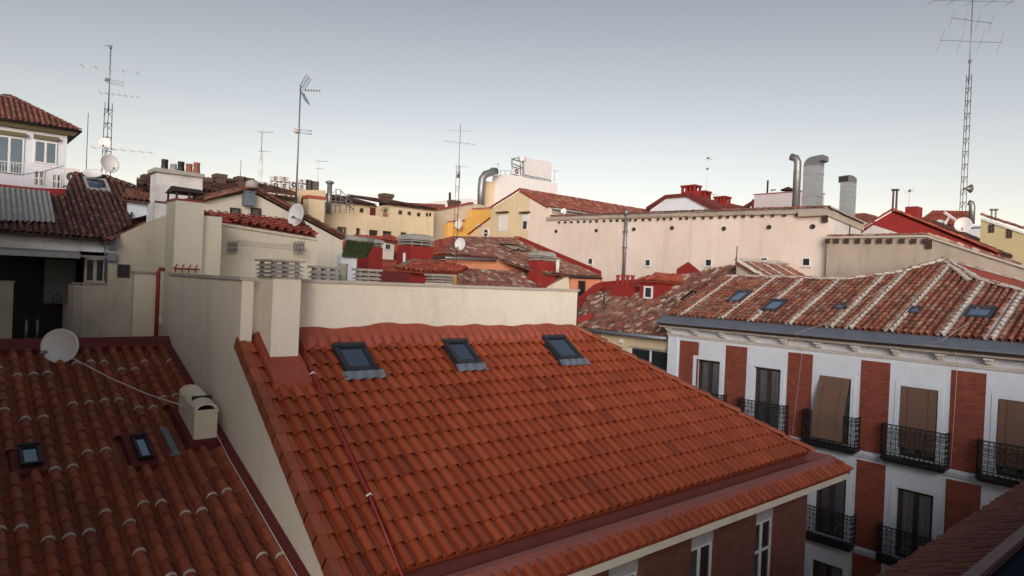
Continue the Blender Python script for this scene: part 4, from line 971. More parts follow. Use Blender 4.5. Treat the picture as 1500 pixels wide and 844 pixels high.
# ================================================================== white tower house
yT = 43.0; q = lambda x, y: ony(x, y, yT); zb = q(97, 276).z; xr = q(97, 240).x; zt = q(97, 199).z; xl = q(-120, 240).x
t = thing('tower_house', 'white rooftop tower with a red hipped roof, two windows and a railed balcony', 'house', ((xl + xr) / 2, yT + 3, GZ))
g = G(); g.box(xl, xr, yT, yT + 6.6, GZ, zt); g.build('wall', whiteW, t)
g = G(); ez = zt + .28; o_ = .5; ax_, bx2 = xl - o_, xr + o_; ya_, yb_ = yT - o_, yT + 6.6 + o_
ap = ony(17, 143, yT + 3.3); zr = ap.z
g.mat(1); g.hexa([(ax_ + .2, ya_ + .2, zt + .002), (bx2 - .2, ya_ + .2, zt + .002), (bx2 - .2, yb_ - .2, zt + .002), (ax_ + .2, yb_ - .2, zt + .002)], [(ax_, ya_, ez), (bx2, ya_, ez), (bx2, yb_, ez), (ax_, yb_, ez)])
PF = Plane(((ax_ + bx2) / 2, ya_, ez), (0, 1), math.degrees(math.atan2(zr - ez, yT + 3.3 - ya_)))
tiles(g, PF, PF.polyw([(ax_, ya_, ez), (bx2, ya_, ez), (ap.x, yT + 3.3, zr), (ax_ + 3.8, yT + 3.3, zr)]), .24, .36, 'barrel', .05, 0, seg=4, off=.04)
PR = Plane((bx2, yT + 3.3, ez), (-1, 0), math.degrees(math.atan2(zr - ez, bx2 - ap.x)))
tiles(g, PR, PR.polyw([(bx2, ya_, ez), (bx2, yb_, ez), (ap.x, yT + 3.3, zr)]), .24, .36, 'barrel', .05, 0, seg=4, off=.04)
g.mat(0); capline(g, (bx2, ya_, ez + .06), (ap.x, yT + 3.3, zr + .06), .11, .33, 0, 5, .7); capline(g, (ap.x, yT + 3.3, zr + .06), (ax_ + 3.8, yT + 3.3, zr + .06), .11, .33, 0, 5, .7)
g.build('roof', [tFar, plain('olive cornice paint', (.14, .13, .07), .8)], t)
g = G(); g.tube([(ax_, ya_ - .05, ez - .02), (bx2 + .05, ya_ - .05, ez - .02), (bx2 + .05, yb_, ez - .02)], .06, 6); g.build('gutter', blackI, t)
wpx(t, yT, 50, 84, 205, 238, t=.07, gl=glassT); wpx(t, yT, -8, 36, 197, 252, t=.07, name='balcony_door', gl=glassT)
for a, b, y1, y2 in ((49, 86, 200, 204), (-10, 38, 193, 198)):
    u_, v_ = q(a, y1), q(b, y2 + 4); g = G(); g.box(u_.x, v_.x, yT - .2, yT - .002, v_.z, v_.z + .2); g.build('awning_box', MATS['olive cornice paint'], t)
for a, b, y1, y2 in ((49, 65, 249, 272), (76, 90, 254, 276)): wpx(t, yT, a, b, y1, y2, fr=whiteF, gl=MATS['deep red brick'] if False else glass, leaves=2, t=.06, rail=.5, name='grid_window')
yb = yT - 1.3; z0_, z1_ = ony(60, 276, yb).z, ony(60, 243, yb).z
g = G(); g.box(xl, xr, yb, yT, z0_ - .2, z0_); g.build('balcony_floor', redP, t)
g = G(); x = xl
while x < xr: g.rod((x, yb + .04, z0_), (x, yb + .04, z1_), .012, 4); x += .115
g.rod((xl, yb + .04, z1_), (xr, yb + .04, z1_), .022, 5); g.rod((xl, yb + .04, z0_ + .1), (xr, yb + .04, z0_ + .1), .016, 5)
x = xl
while x < xr: g.box(x, x + .03, yb + .03, yb + .06, z0_, z1_ + .1); x += 1.3
g.build('railing', whiteP, t)
g = G(); g.tube([ony(0, 252, yb - .05), ony(30, 256, yb - .05), ony(60, 252, yb - .05), ony(94, 243, yb - .05)], .02, 4); g.build('cable', blackI, t)
face('red_band', t, redP, [(-60, 272), (102, 277), (101, 288), (-60, 281)], 40.3, .3)
def acunit(name, label, c, w=.85, h=.6, d=.35, group=None, facing=(0, -1)):
    t_ = thing(name, label, 'air conditioner', c, group); c = V(c); fx = V((facing[0], facing[1], 0)); sx = V((-fx.y, fx.x, 0))
    g = G(); g.obox(c + u0 * (h / 2 + .05), sx * (w / 2), fx * (d / 2), u0 * (h / 2)); g.build('casing', whiteP, t_)
    r_ = min(h, w) * .40; o = c + fx * (d / 2 + .005) + sx * (-(w - 2 * r_) * .25) + u0 * (h / 2 + .05)
    g = G(); g.lathe(o, fx, [(.001, .0), (r_, .0), (r_, .004), (.001, .004)], 20); g.build('fan_grille', dark, t_)
    g = G()
    for k in range(1, 4): g.tube([o + fx * .012 + (sx * math.cos(i * math.pi / 8) + u0 * math.sin(i * math.pi / 8)) * r_ * k / 3.2 for i in range(17)], .006, 3, False)
    g.obox(o + fx * .015, sx * r_ * .28, fx * .006, u0 * r_ * .28); g.build('guard', whiteP, t_)
    g = G(); 
    for s_ in (-1, 1): g.obox(c + sx * w * .35 * s_ + u0 * .025, sx * .04, fx * d * .5, u0 * .024)
    g.build('feet', iron, t_); return t_
c = ony(103, 275, 42.2); acunit('air_conditioner', 'white air conditioner box beside the lower corner of the white tower', c, .62, .92, 1.2)
# ================================================================== left mast with dishes
b_ = PA.px(155, 262, 0); sc = (b_ - V((0, 0, 0))).length / 980
def mh(p0, p1, y): return ony(*p1, y).z - ony(*p0, y).z
yM = b_.y; zB = b_.z
zz = lambda y: ony(158, y, yM).z - zB
antenna('lattice_antenna', 'tall lattice aerial mast rising from the brown roof beside the white tower', tuple(b_), zz(65), zz(150), [('tuft', zz(68), 0, .35), ('boom', zz(101), -20, 2.6), ('loop', zz(117), 0, .7), ('yagi', zz(137), -22, 1.8), ('yagi', zz(218), -22, 2.8)], .032, blackI, None, .40)
for nm, px, r_, aim in (('satellite dish at mid height on the lattice mast by the white tower', (154, 210), .28, (-.5, -1, .15)), ('largest white satellite dish low on the lattice mast by the white tower', (159, 240), .48, (.35, -1, .2))):
    c = ony(*px, yM - .35); dish('satellite_dish', 'round white ' + nm if 'mid' in nm else nm, c, aim, r_, (b_.x, b_.y - .02, c.z - .3))
c = ony(136, 256, yM - .3); dish('satellite_dish', 'white dish tilted skyward on the brown roof ridge above the pale framed skylight', c, (-.1, -.35, .5), .42, (c.x, c.y + .1, zB - .1), arm=False)
antenna('whip_antenna', 'thin plain whip aerial between the white tower and the lattice mast', tuple(PA.px(126, 254)), 3.1, 0, [], .018, blackI)
# ================================================================== neighbour along the street with the lichen tiled roof
t = thing('street_house', 'cream house with lichen covered tiles and a blue grey gutter beside the white balcony house', 'house', (27, 20, GZ)); DH = t
PDp = Plane(tuple(onx(915, 487, 24.2)), (1, 0), 25)
tl, tm = PDp.px(864, 430), PDp.px(1030, 398)
zat = lambda x: PDp.O.z + (x - PDp.O.x) * math.tan(R(25))
w_ = [(24.15, 17.32, zat(24.15)), (24.15, 22.95, zat(24.15)), tuple(tl), tuple(tm), (31.5, 19.0, zat(31.5)), (31.5, 17.32, zat(31.5))]
g = G(); tiles(g, PDp, PDp.polyw(w_), .225, .33, 'barrel', .085, 0, seg=5, jit=.035, lift=.04)
droof = g.build('roof', [tLich], t)
g = G(); g.tube([(24.06, 17.3, PDp.O.z - .06), (24.06, 23.0, PDp.O.z - .08)], .085, 8); g.box(24.0, 24.12, 17.3, 23.0, PDp.O.z - .12, PDp.O.z - .05); g.build('gutter', zinc, t)
zt = PDp.O.z - .16
yl = lambda px, py: onx(px, py, 24.4).y
hs = []
for a, b, tp, bt in ((920, 988, 507, 575), (889, 900, 503, 530)): A_, B_ = onx(a, tp, 24.4), onx(b, tp, 24.4); C_ = onx(a, bt, 24.4); hs.append((23.0 - A_.y, 23.0 - max(B_.y, 17.35), C_.z - GZ, A_.z - GZ))
g = G(); g.wall((24.4, 23.0, GZ), (0, -1, 0), 5.72, zt - GZ, hs, .25, (-1, 0, 0)); g.box(24.41, 31, 22.9, 23.0, GZ, zt - .1); g.build('wall', beige, t)
for i, h_ in enumerate(hs): window(t, (24.6, 23.0 - h_[0] - .01, h_[2] + GZ), (0, -1, 0), (-1, 0, 0), h_[1] - h_[0] - .02, h_[3] - h_[2] - .02, whiteF, glass, 2 if i == 0 else 1, .07)
for p in ((880, 495), (909, 499)):
    c = onx(*p, 24.3); g = G(); g.box(c.x - .06, 24.399, c.y - .07, c.y + .07, c.z - .1, c.z + .08); tag(g.build('wall_lamp', whiteP), ('white box lamp on the cream wall left of the small dark window' if p[0] == 880 else 'white box lamp between the small dark window and the big sliding window'), 'lamp', 'white box lamps under the blue grey gutter')
c = onx(968, 552, 24.0); potplant((24.15, c.y, c.z - .35), 'green bushy plant in front of the big dark sliding window', .24, 160)
g = G(); c = onx(968, 560, 24.0); g.box(24.0, 24.39, c.y - .6, c.y + .6, c.z - .5, c.z - .3); g.build('window_ledge', beige, t)
# red chimney with six flared pots
c = PDp.px(915, 432); t = thing('pot_chimney', 'wide low red chimney carrying a row of flared red clay pots', 'chimney', tuple(c))
a, b = onx(901, 418, c.x), onx(930, 417, c.x); g = G(); g.box(c.x - .35, c.x + .45, b.y, a.y, c.z - .6, a.z); g.build('stack', redP, t)
for k in range(4):
    y = b.y + (a.y - b.y) * (k + .5) / 4; g = G(); zz_ = onx(915, 403, c.x).z - a.z
    g.lathe((c.x, y, a.z + .001), (0, 0, 1), [(.10, 0), (.12, .05), (.07, zz_ * .7), (.13, zz_), (.09, zz_), (.05, zz_ * .6)], 8); g.build('pot', redP, t)
# red dormer
c = PDp.px(962, 440); t = thing('red_dormer', 'red walled dormer with a hipped orange tile roof and a small white framed window', 'dormer', tuple(c))
zt = onx(962, 413, c.x).z; yB = onx(937, 414, c.x).y; xB = ony(1030, 415, c.y).x
g = G(); g.box(c.x, xB, c.y, yB, c.z - .4, zt); g.build('wall', redP, t)
wpx(t, c.x, 944, 957, 419, 437.5, 'x', leaves=1, t=.09)
P1 = Plane((c.x - .2, c.y - .2, zt + .03), (0, 1), 24); P2 = Plane((c.x - .2, c.y - .2, zt + .03), (1, 0), 24)
ym = (c.y + yB) / 2; rz = (ym - c.y + .2) * math.tan(R(24)); h1 = (c.x - .2 + (ym - c.y + .2), ym, zt + .03 + rz)
g = G(); tiles(g, P1, P1.polyw([(c.x - .2, c.y - .2, zt), (xB + .1, c.y - .2, zt), (xB + .1, ym, h1[2]), h1]), .22, .33, 'barrel', .085, 0, seg=5, lift=.04, jit=.006)
tiles(g, P2, P2.polyw([(c.x - .2, c.y - .2, zt), h1, (c.x - .2, yB + .2, zt)]), .22, .33, 'barrel', .085, 0, seg=5, lift=.04)
capline(g, h1, (xB + .1, ym, h1[2]), .11, .33); capline(g, (c.x - .2, c.y - .2, zt + .05), h1, .10, .33); g.build('roof', [tRed], t)
c = PDp.px(1048, 430); t = thing('small_dormer', 'little red dormer with a pinkish tiled hip roof beside the mortar striped roof', 'dormer', tuple(c)); zt = onx(1048, 419, c.x).z
g = G(); g.box(c.x, c.x + 2.0, c.y - .9, c.y + .45, c.z - .3, zt); g.build('wall', redD, t)
P2 = Plane((c.x - .2, c.y, zt + .02), (1, 0), 26); P1 = Plane((c.x, c.y - 1.1, zt + .02), (0, 1), 30)
g = G(); tiles(g, P2, P2.polyw([(c.x - .2, c.y + .65, zt), (c.x - .2, c.y - 1.1, zt), (c.x + 1.7, c.y - .25, zt + .9), (c.x + 1.7, c.y + .1, zt + .9)]), .22, .33, 'barrel', .085, 0, seg=5, lift=.04); g.build('roof', [tLich], t)
a_, s_ = PDp.uv(PDp.px(1018, 436)); roofwindow(DH, PDp, a_ - .5, a_ + .5, s_ - .5, s_ + .5, blackI, glass, .06)
g = G(); pr_ = [PDp.px(*p) for p in ((846, 466), (862, 468), (885, 461), (884, 448))]
for p in pr_: g.rod(p, p + u0 * .95, .025, 5)
for h_ in (.35, .92):
    for i in range(3): g.rod(pr_[i] + u0 * h_, pr_[i + 1] + u0 * h_, .02, 4)
tag(g.build('roof_railing', blackI), 'black iron guard rail on the lichen covered roof right of the firewall end', 'railing')
g = G(); p, q = PDp.px(845, 474, .1), PDp.px(868, 466, .1); g.prism([p, q, q + u0 * .28, p + u0 * .28], (.2, .1, 0)); g.build('red_upstand', redP, DH)

# ================================================================== long pink wall house
XP = 34.0; t = thing('pink_house', 'tall house with a long pink blank wall, beige gable and speckled red roof', 'house', (40, 26, GZ)); PK = t
xq = lambda x, y: onx(x, y, XP)
gab = [xq(684, 347), xq(719, 321), xq(720, 305.5), xq(762, 280)]
b_ = xq(776, 289)
g = G(); g.prism([(XP, gab[0].y, GZ), (XP, b_.y, GZ), tuple(b_), tuple(gab[3]), tuple(gab[2]), tuple(gab[1]), tuple(gab[0])], (.4, 0, 0)); g.build('beige_wall', beige, t)
r1, r2, r3, r4 = xq(803, 304), xq(803, 321), xq(1213, 309), xq(1213, 420)
g = G(); g.prism([(XP, b_.y, GZ), (XP, r3.y, GZ), tuple(r3), tuple(r2), tuple(r1), tuple(b_)], (.4, 0, 0)); xe = ony(1262, 330, r3.y).x
g.build('pink_wall', pink, t)
g = G(); g.prism([(XP + .41, r3.y, GZ), (xe, r3.y, GZ), (xe, r3.y, ony(1262, 331, r3.y).z), (XP + .41, r3.y, ony(1214, 316, r3.y).z)], (0, .35, 0)); g.build('white_return_wall', whiteO, t)
ridge0 = gab[3]; ang = math.degrees(math.atan2(ridge0.z - r1.z, ridge0.y - r1.y)); PG = Plane(tuple(r1 + V((0, 0, .05))), (0, 1), ang)
xr_ = ony(985, 313, ridge0.y).x
g = G(); tiles(g, PG, PG.polyw([(XP - .1, r1.y, r1.z), (xr_ + 2, r1.y, r1.z), (xr_ + 2, ridge0.y, ridge0.z), (XP - .1, ridge0.y, ridge0.z)]), .24, .36, 'barrel', .085, 0, seg=4, jit=.03, lift=.045)
capline(g, ridge0 + V((-.1, 0, .1)), V((xr_ + 2, ridge0.y, ridge0.z + .1)), .12, .36, 0, 5); g.build('roof', [tilemat('speckled red clay tile', [(0, (.14, .04, .03)), (.4, (.30, .07, .05)), (.8, (.38, .12, .09)), (1, (.45, .30, .24))], .3)], t)
g = G(); capline(g, ridge0 + V((-.1, 0, .08)), gab[2] + V((-.1, 0, .05)), .10, .36, 0, 4); capline(g, ridge0 + V((-.08, 0, .08)), r1 + V((-.08, 0, .05)), .09, .36, 0, 4); g.build('verge_tiles', [tRed], t); g = G(); capline(g, gab[1] + V((-.1, 0, .04)), gab[0] + V((-.1, 0, .04)), .09, .36, 0, 4); g.build('verge_tiles', [tRed], t)
g = G(); g.prism([(XP + .41, ridge0.y, ridge0.z), (XP + .41, gab[2].y, gab[2].z - .03), (XP + .41, gab[2].y, gab[2].z - 1), (XP + .41, ridge0.y, gab[2].z - 1)], (20, 0, 0)); g.build('north_slope', tRed, t)
# recessed attic wall with windows under that roof
ya = r1.y + .15; g = G(); g.box(XP + .41, xr_ + 2, ya, ya + .2, r2.z - 1.5, r1.z - .05); g.build('attic_wall', creamD, t)
for a, b in ((838, 850), (855, 861), (861, 873)): wpx(t, ya, a, b, 314, 325, fr=plain('brown window frame', (.25, .12, .07), .6) if 'brown window frame' not in MATS else MATS['brown window frame'], leaves=2, t=.08, name='attic_window')
g = G(); g.tube([(XP + .3, r1.y - .12, r1.z - .04), (xr_ + 2, r1.y - .12, r1.z - .04)], .07, 6); g.build('gutter', aluD, t)
# coping with rafter stubs
c0, c1 = xq(802, 319), xq(1213, 306.5); NS = 52
g = G()
for i in range(NS):
    f_ = lambda k: c0.lerp(c1, k / NS); a_, e_ = f_(i), f_(i + 1); g.tid = random.random(); dz = random.uniform(-.02, .02)
    g.hexa([(XP - .16, a_.y, a_.z - .20 + dz), (XP - .16, e_.y + .01, e_.z - .20 + dz), (XP + .55, e_.y + .01, e_.z + .02), (XP + .55, a_.y, a_.z + .02)][::-1], [(XP - .17, a_.y, a_.z - .01 + dz), (XP - .17, e_.y + .01, e_.z - .01 + dz), (XP + .55, e_.y + .01, e_.z + .16), (XP + .55, a_.y, a_.z + .16)][::-1])
g.build('coping', grey, t)
g = G(); capline(g, c0 + V((.25, 0, .13)), c1 + V((.25, 0, .13)), .09, .4, 0, 4); g.build('coping_tiles', [tFar], t)
for px in (820, 829, 838, 848, 857, 866, 875, 886, 896, 905, 914, 924, 932, 943, 953, 965, 974, 984, 998, 1007, 1018, 1031, 1043, 1056, 1067, 1078, 1090, 1103, 1118, 1133, 1150, 1168, 1181):
    p = onx(px, 325.8 - (px - 820) * .032, XP); g = G(); g.box(XP - .14, XP + .01, p.y - .06, p.y + .06, p.z - .08, p.z + .05); g.build('rafter_stub', woodD, t)
g = G(); p = xq(1207, 322); g.box(XP - .16, XP + .01, p.y - .2, p.y + .05, p.z - .15, p.z + .13); g.build('beam_end', woodD, t)
for px, py in ((815, 339), (874, 338), (929, 336), (985, 334), (1061, 335), (1127, 333), (1191, 332)):
    p = xq(px, py); g = G(); g.lathe((XP - .05, p.y, p.z), (-1, 0, 0), [(.001, -.02), (.10, -.02), (.105, .03), (.12, .03), (.12, -.05)], 12); g.build('vent_hole', dark, t)
for px, py in ((865, 383), (949, 385), (1038, 385), (1119, 383), (1181, 384)):
    p = xq(px, py); f = window(t, (XP - .012, p.y + .24, p.z - .24), (0, -1, 0), (-1, 0, 0), .48, .48, whiteF, glass, 1, .07, name='small_window')
    g = G(); g.box(XP - .07, XP - .001, p.y - .28, p.y + .28, p.z - .30, p.z - .245); g.build('sill', stone, f)
g = G(); p0, p1 = xq(919, 313), xq(914, 412); g.tube([(XP - .1, p0.y, p0.z + .05), (XP - .1, p0.y, p1.z)], .11, 8); g.tube([(XP - .1, p0.y, p0.z - .1), (XP - .1, p0.y, p0.z + .22)], .17, 8)
for py in (340, 363): z = xq(917, py).z; g.box(XP - .23, XP, p0.y - .14, p0.y + .14, z - .04, z + .04)
g.build('downpipe', iron, t)
for a, b, tp, bt, m in ((732, 743, 315, 339, roller), (766, 774, 315, 337, None)):
    f = wpx(t, XP, a, b, tp, bt, 'x', leaves=1, t=.07, gl=roller if m else glass)
    if not m:
        A_ = xq(766, 315); B__ = xq(775, 324); g = G(); g.box(XP - .07, XP - .032, B__.y, A_.y, B__.z, A_.z); g.build('shutter', roller, f)
    A_ = xq(a - 2, tp - 2); B__ = xq(b + 3, tp - 2); g = G(); g.box(XP - .3, XP - .001, B__.y, A_.y, A_.z, A_.z + .10); g.build('awning_box', woodD, f)
c = xq(712, 341.5); f = None; g = G(); g.lathe((XP - .001, c.y, c.z), (-1, 0, 0), [(.42, 0), (.42, .06), (.30, .06), (.30, 0)], 24); g.box(XP - .055, XP - .005, c.y - .3, c.y + .3, c.z - .03, c.z + .03); f = g.build('round_window', whiteF, t); g = G(); g.lathe((XP - .001, c.y, c.z), (-1, 0, 0), [(.001, .02), (.31, .02)], 24); g.build('pane', glass, f)
# pink house right hand rake (weathered roof strip)
g = G(); a_, b_ = ony(1212, 306, r3.y - .1), ony(1266, 330, r3.y - .1); g.prism([a_, b_, b_ + u0 * -.3, a_ + u0 * -.32], (0, 1.5, 0)); capline(g, a_ + V((0, -.05, .03)), b_ + V((0, -.05, .03)), .12, .4, 0, 5); g.build('rake_roof', grey, t)
g = G(); p = ony(1245, 336, r3.y - .03); g.box(p.x - .04, p.x + .04, r3.y - .04, r3.y - .001, p.z - .25, p.z + .3); g.build('slot', dark, t)
dish('satellite_dish', 'small pale dish under the eave of the speckled red roof by the beige gable', ony(826, 310, r1.y - .5), (-1, -.3, .2), .24, tuple(ony(823, 317, r1.y - .4) + V((0, .2, -.1))))
# red waterproofing strip where the lower roofs meet the pink wall
face('red_strip', PK, redP, [(755, 346), (763, 347), (881, 397), (881, 416), (873, 416), (873, 408), (860, 404), (755, 360)], XP - .02, -.1, 'x')
face('red_gable', PK, redP, [(880, 413), (992, 405), (993, 394), (1009, 384), (1032, 403), (1062, 403), (1062, 424), (880, 430)], XP - .02, -.1, 'x')
# ================================================================== grey wall house on the right
XGp = 33.6; t = thing('grey_house', 'weathered grey cement wall house with a low tiled coping and one raking edge', 'house', (37, 10, GZ))
A_ = [onx(1212, 349, XGp), onx(1358, 347, XGp), onx(1500, 393, XGp), onx(1560, 412, XGp)]
g = G(); g.prism([(XGp, A_[0].y, GZ), (XGp, A_[3].y, GZ), tuple(A_[3]), tuple(A_[2]), tuple(A_[1]), tuple(A_[0])], (.39, 0, 0)); g.build('wall', grey, t)
g = G(); capline(g, A_[0] + V((.1, 0, .08)), A_[1] + V((.1, 0, .08)), .17, .3, 0, 5, .6); capline(g, A_[1] + V((.1, 0, .08)), A_[3] + V((.1, 0, .06)), .17, .3, 0, 5, .6); g.build('coping_tiles', [tLich], t)
g = G(); g.prism([A_[0] + V((-.12, 0, -.02)), A_[1] + V((-.12, 0, -.02)), A_[1] + V((-.12, 0, .07)), A_[0] + V((-.12, 0, .07))], (.6, 0, 0)); g.prism([A_[1] + V((-.1, 0, -.02)), A_[3] + V((-.1, 0, -.02)), A_[3] + V((-.1, 0, .07)), A_[1] + V((-.1, 0, .07))], (.6, 0, 0)); g.build('coping_bed', mortarA, t)
for px in (1213, 1226, 1241, 1257, 1273, 1289, 1304, 1322, 1339, 1356):
    p = onx(px, 353, XGp); g = G(); g.box(XGp - .13, XGp + .01, p.y - .1, p.y + .1, p.z - .12, p.z + .09); g.build('rafter_stub', woodD, t)
p = onx(1361, 358, XGp); g = G(); g.box(XGp - .1, XGp + .01, p.y - .12, p.y + .12, p.z - .2, p.z + .2); g.build('beam_end', woodD, t)
# ================================================================== low roof between white house and pink wall
XH = 29.0; pA = onx(1079, 384, XH); t = thing('low_gable_house', 'small tiled roof with white mortar edges and a grey gable before the pink wall', 'house', (30.5, pA.y - 1, GZ))
pB = ony(1186, 390, pA.y); slo = 28; PQ = Plane(tuple(pA), (0, 1), slo); ye = pA.y - 3.2; ze = pA.z - 3.2 * math.tan(R(slo)); x2 = pB.x
g = G(); tiles(g, PQ, PQ.polyw([(XH - .1, ye, ze), (x2 + 1.6, ye, ze), (x2, pA.y, pA.z), (XH - .1, pA.y, pA.z)]), .225, .33, 'barrel', .085, 0, seg=5, jit=.03, lift=.04, strip=lambda c: c % 6 == 5)
ro = g.build('roof', [tOld, mortar], t); g = G(); e0 = V((XH, ye, ze))
capline(g, pA + V((0, 0, .05)), pB + V((0, 0, .05)), .13, .36, 0, 5); capline(g, pA + V((.05, 0, .06)), V((XH + .05, ye, ze + .06)), .17, .4, 0, 5, .6); capline(g, pB + V((0, 0, .06)), V((x2 + 1.6, ye, ze + .06)), .14, .4, 0, 5, .6); g.build('mortar_edges', mortar, ro)
g = G(); g.prism([(XH, pA.y, GZ), (XH, ye, GZ), (XH, ye, ze - .1), (XH, pA.y, pA.z - .1)], (.3, 0, 0)); g.build('gable_wall', grey, t)
g = G(); g.poly([tuple(pB + V((.1, 0, .0))), (x2 + 1.7, ye, ze), (x2 + 3.4, ye, ze - .4), tuple(pB + V((2.0, 0, -.7)))]); g.build('zinc_slope', plain('pale zinc slope', (.5, .52, .55), .5, .2), t)
g = G(); g.rod((XH - .1, pA.y - .05, pA.z - 1.2), (XH - .1, pA.y - .05, pA.z + .75), .025, 5); tag(g.build('iron_post', blackI), 'thin black post standing at the tip of the grey gable with white mortar edges', 'post')

# ================================================================== terracotta roof group behind the firewall
t = thing('terracotta_house', 'rambling house with lichen covered roofs, orange fascia and salmon walls behind the firewall', 'house', (27, 31, GZ)); MH = t
P2_ = Plane(tuple(onx(880, 404, XP - .15)), (0, 1), 17); tL2 = tilemat('pink lichen clay tile', [(0, (.09, .035, .03)), (.3, (.25, .07, .05)), (.6, (.34, .125, .085)), (.8, (.17, .11, .09)), (.92, (.50, .36, .28)), (1, (.6, .5, .42))], .45)
roofp('upper_roof', t, [tL2], P2_, [[(650, 373), (665, 348), (756, 351), (792, 368), (725, 378)], [(725, 378), (792, 368), (879, 405), (834, 403.5), (795, 400)]], .24, .36, [((665, 348), (758, 350)), ((665, 348), (650, 373))], 5, capmat=tLich)
a_, s_ = P2_.uv(P2_.px(753, 365)); roofwindow(t, P2_, a_ - .9, a_ + .9, s_ - .8, s_ + .7, blackI, glass, .12)
pM = P2_.px(834, 403); P1_ = Plane(tuple(pM + V((0, 0, -.05))), (1, 0), 25)
roofp('lower_roof', t, [tL2], P1_, [[(775, 400), (834, 402), (799, 421), (770, 440), (752, 420)]], .235, .35, [((834, 402), (797, 422))], 5, jit=.035, capmat=tLich)
P1a = Plane(tuple(ony(700, 397, 31.6)), (0, 1), 21); roofp('lean_to_roof', t, [tL2], P1a, [[(670, 395.5), (772, 399), (800, 412), (760, 440), (670, 440)]], .235, .35, [((690, 396), (772, 399.5))], 5, jit=.035, capmat=tLich)
g = G(); ee, ef = P2_.px(650, 375), P2_.px(725, 379); g.tube([ee + V((0, -.1, -.1)), ef + V((0, -.1, -.1))], .09, 6); g.build('gutter', aluD, t)
yF2 = ef.y + .1; face('orange_fascia', t, salmon, [(655, 378), (725, 380.5), (779, 397), (774, 401), (724, 398), (655, 392)], yF2, .15)
face('red_wall', t, redD, [(640, 380), (690, 384), (690, 396), (640, 394)], yF2 + .5, .2)
yO = pM.y + .12; face('gable_wall', t, cream, [(833, 404), (803, 420), (790, 450), (836, 450)], yO, .2); face('salmon_wall', t, salmon, [(836.5, 404), (880, 408), (880, 416), (846, 450), (836.5, 450)], yO, .2)
wpx(t, yO, 847, 857, 411, 436, fr=woodD, leaves=1, t=.08)
g = G(); a_, b_ = P2_.px(834, 404, -.05), P2_.px(880, 406, -.05); g.tube([a_ + V((0, -.1, -.08)), b_ + V((0, -.1, -.08))], .07, 6); g.build('gutter', blackI, t)
face('red_slope_wall', t, redP, [(880, 414), (873, 417), (845, 440), (845, 455), (853, 449), (884, 420)], yO - .4, .15)
P3_ = Plane(tuple(P2_.px(650, 373)), (1, .35), 16); roofp('left_roof', t, [tRed], P3_, [[(575, 376), (603, 362), (664, 348), (650, 374)]], .24, .36, (), 5)
g = G(); b_ = P3_.px(576, 377), P3_.px(650, 375); g.tube([b_[0] + V((0, -.1, -.1)), b_[1] + V((0, -.1, -.1))], .08, 6); g.build('gutter', blackI, t)
P4_ = Plane(tuple(ony(560, 372, 33)), (0, 1), 14); roofp('back_roof', t, [tRed], P4_, [[(500, 356), (520, 346), (572, 349), (640, 355), (600, 400), (515, 410)]], .24, .36, [((520, 346), (572, 349)), ((572, 349), (640, 355))], 4)
g = G(); a_, b_ = ony(559, 354, 31), ony(577, 367, 31); g.box(a_.x, b_.x, 31, 33, b_.z - .5, a_.z); g.build('dormer_wall', cream, t); wpx(t, 31, 563, 573, 356.5, 366, fr=whiteF, leaves=1, t=.05, name='dormer_window')
P5_ = Plane(tuple(ony(568, 354, 30.8)), (0, 1), 20); roofp('dormer_roof', t, [tRed], P5_, [[(553, 352), (583, 355), (578, 347), (562, 345)]], .24, .36, (), 4)
a_, s_ = P4_.uv(P4_.px(589, 357)); roofwindow(t, P4_, a_ - .5, a_ + .4, s_ - .5, s_ + .6, aluD, glassS, .06)
def capstack(name, label, px0, px1, ptop, pbot, pcap, y, dep=.9, flare=0, dome=True):
    a, b, c = ony(px0, ptop, y), ony(px1, ptop, y), ony((px0 + px1) / 2, pbot, y); tt = thing(name, label, 'chimney', ((a.x + b.x) / 2, y + dep / 2, c.z - .3))
    z0 = c.z - .6; za = (a.z + b.z) / 2
    g = G(); g.hexa([(a.x - flare, y - flare, z0), (b.x + flare, y - flare, z0), (b.x + flare, y + dep, z0), (a.x - flare, y + dep, z0)], [(a.x, y, za), (b.x, y, za), (b.x, y + dep, za), (a.x, y + dep, za)]); g.build('stack', redP, tt)
    zc = ony((px0 + px1) / 2, pcap, y).z; g = G(); h = zc - za; n = 2
    for k in range(n):
        z = za + h * .5 * k / n; m = .04
        g.hexa([(a.x - .05, y - .05, z + h * .10), (b.x + .05, y - .05, z + h * .10), (b.x + .05, y + dep + .05, z + h * .10), (a.x - .05, y + dep + .05, z + h * .10)], [(a.x + m, y + m, z + h * .22), (b.x - m, y + m, z + h * .22), (b.x - m, y + dep - m, z + h * .22), (a.x + m, y + dep - m, z + h * .22)])
        for X in (a.x + .06, (a.x + b.x) / 2 - .05, b.x - .16): g.box(X, X + .1, y + .05, y + .15, z, z + h * .12)
    z = za + h * .5; e = .03
    q0 = [(a.x - .05, y - .05), (b.x + .05, y - .05), (b.x + .05, y + dep + .05), (a.x - .05, y + dep + .05)]; cxx, cyy = (a.x + b.x) / 2, y + dep / 2
    st = [(1, 0), (1.0, .12), (.94, .3), (.80, .42), (.5, .5)]
    for (s0_, h0_), (s1_, h1_) in zip(st, st[1:]): g.hexa([(cxx + (X - cxx) * s0_, cyy + (Y - cyy) * s0_, z + h * h0_) for X, Y in q0], [(cxx + (X - cxx) * s1_, cyy + (Y - cyy) * s1_, z + h * h1_) for X, Y in q0])
    for X in (a.x + .06, (a.x + b.x) / 2 - .05, b.x - .16): g.box(X, X + .1, y + .05, y + .15, z - h * .06, z + .01)
    g.build('slatted_cap', conc, tt); return tt
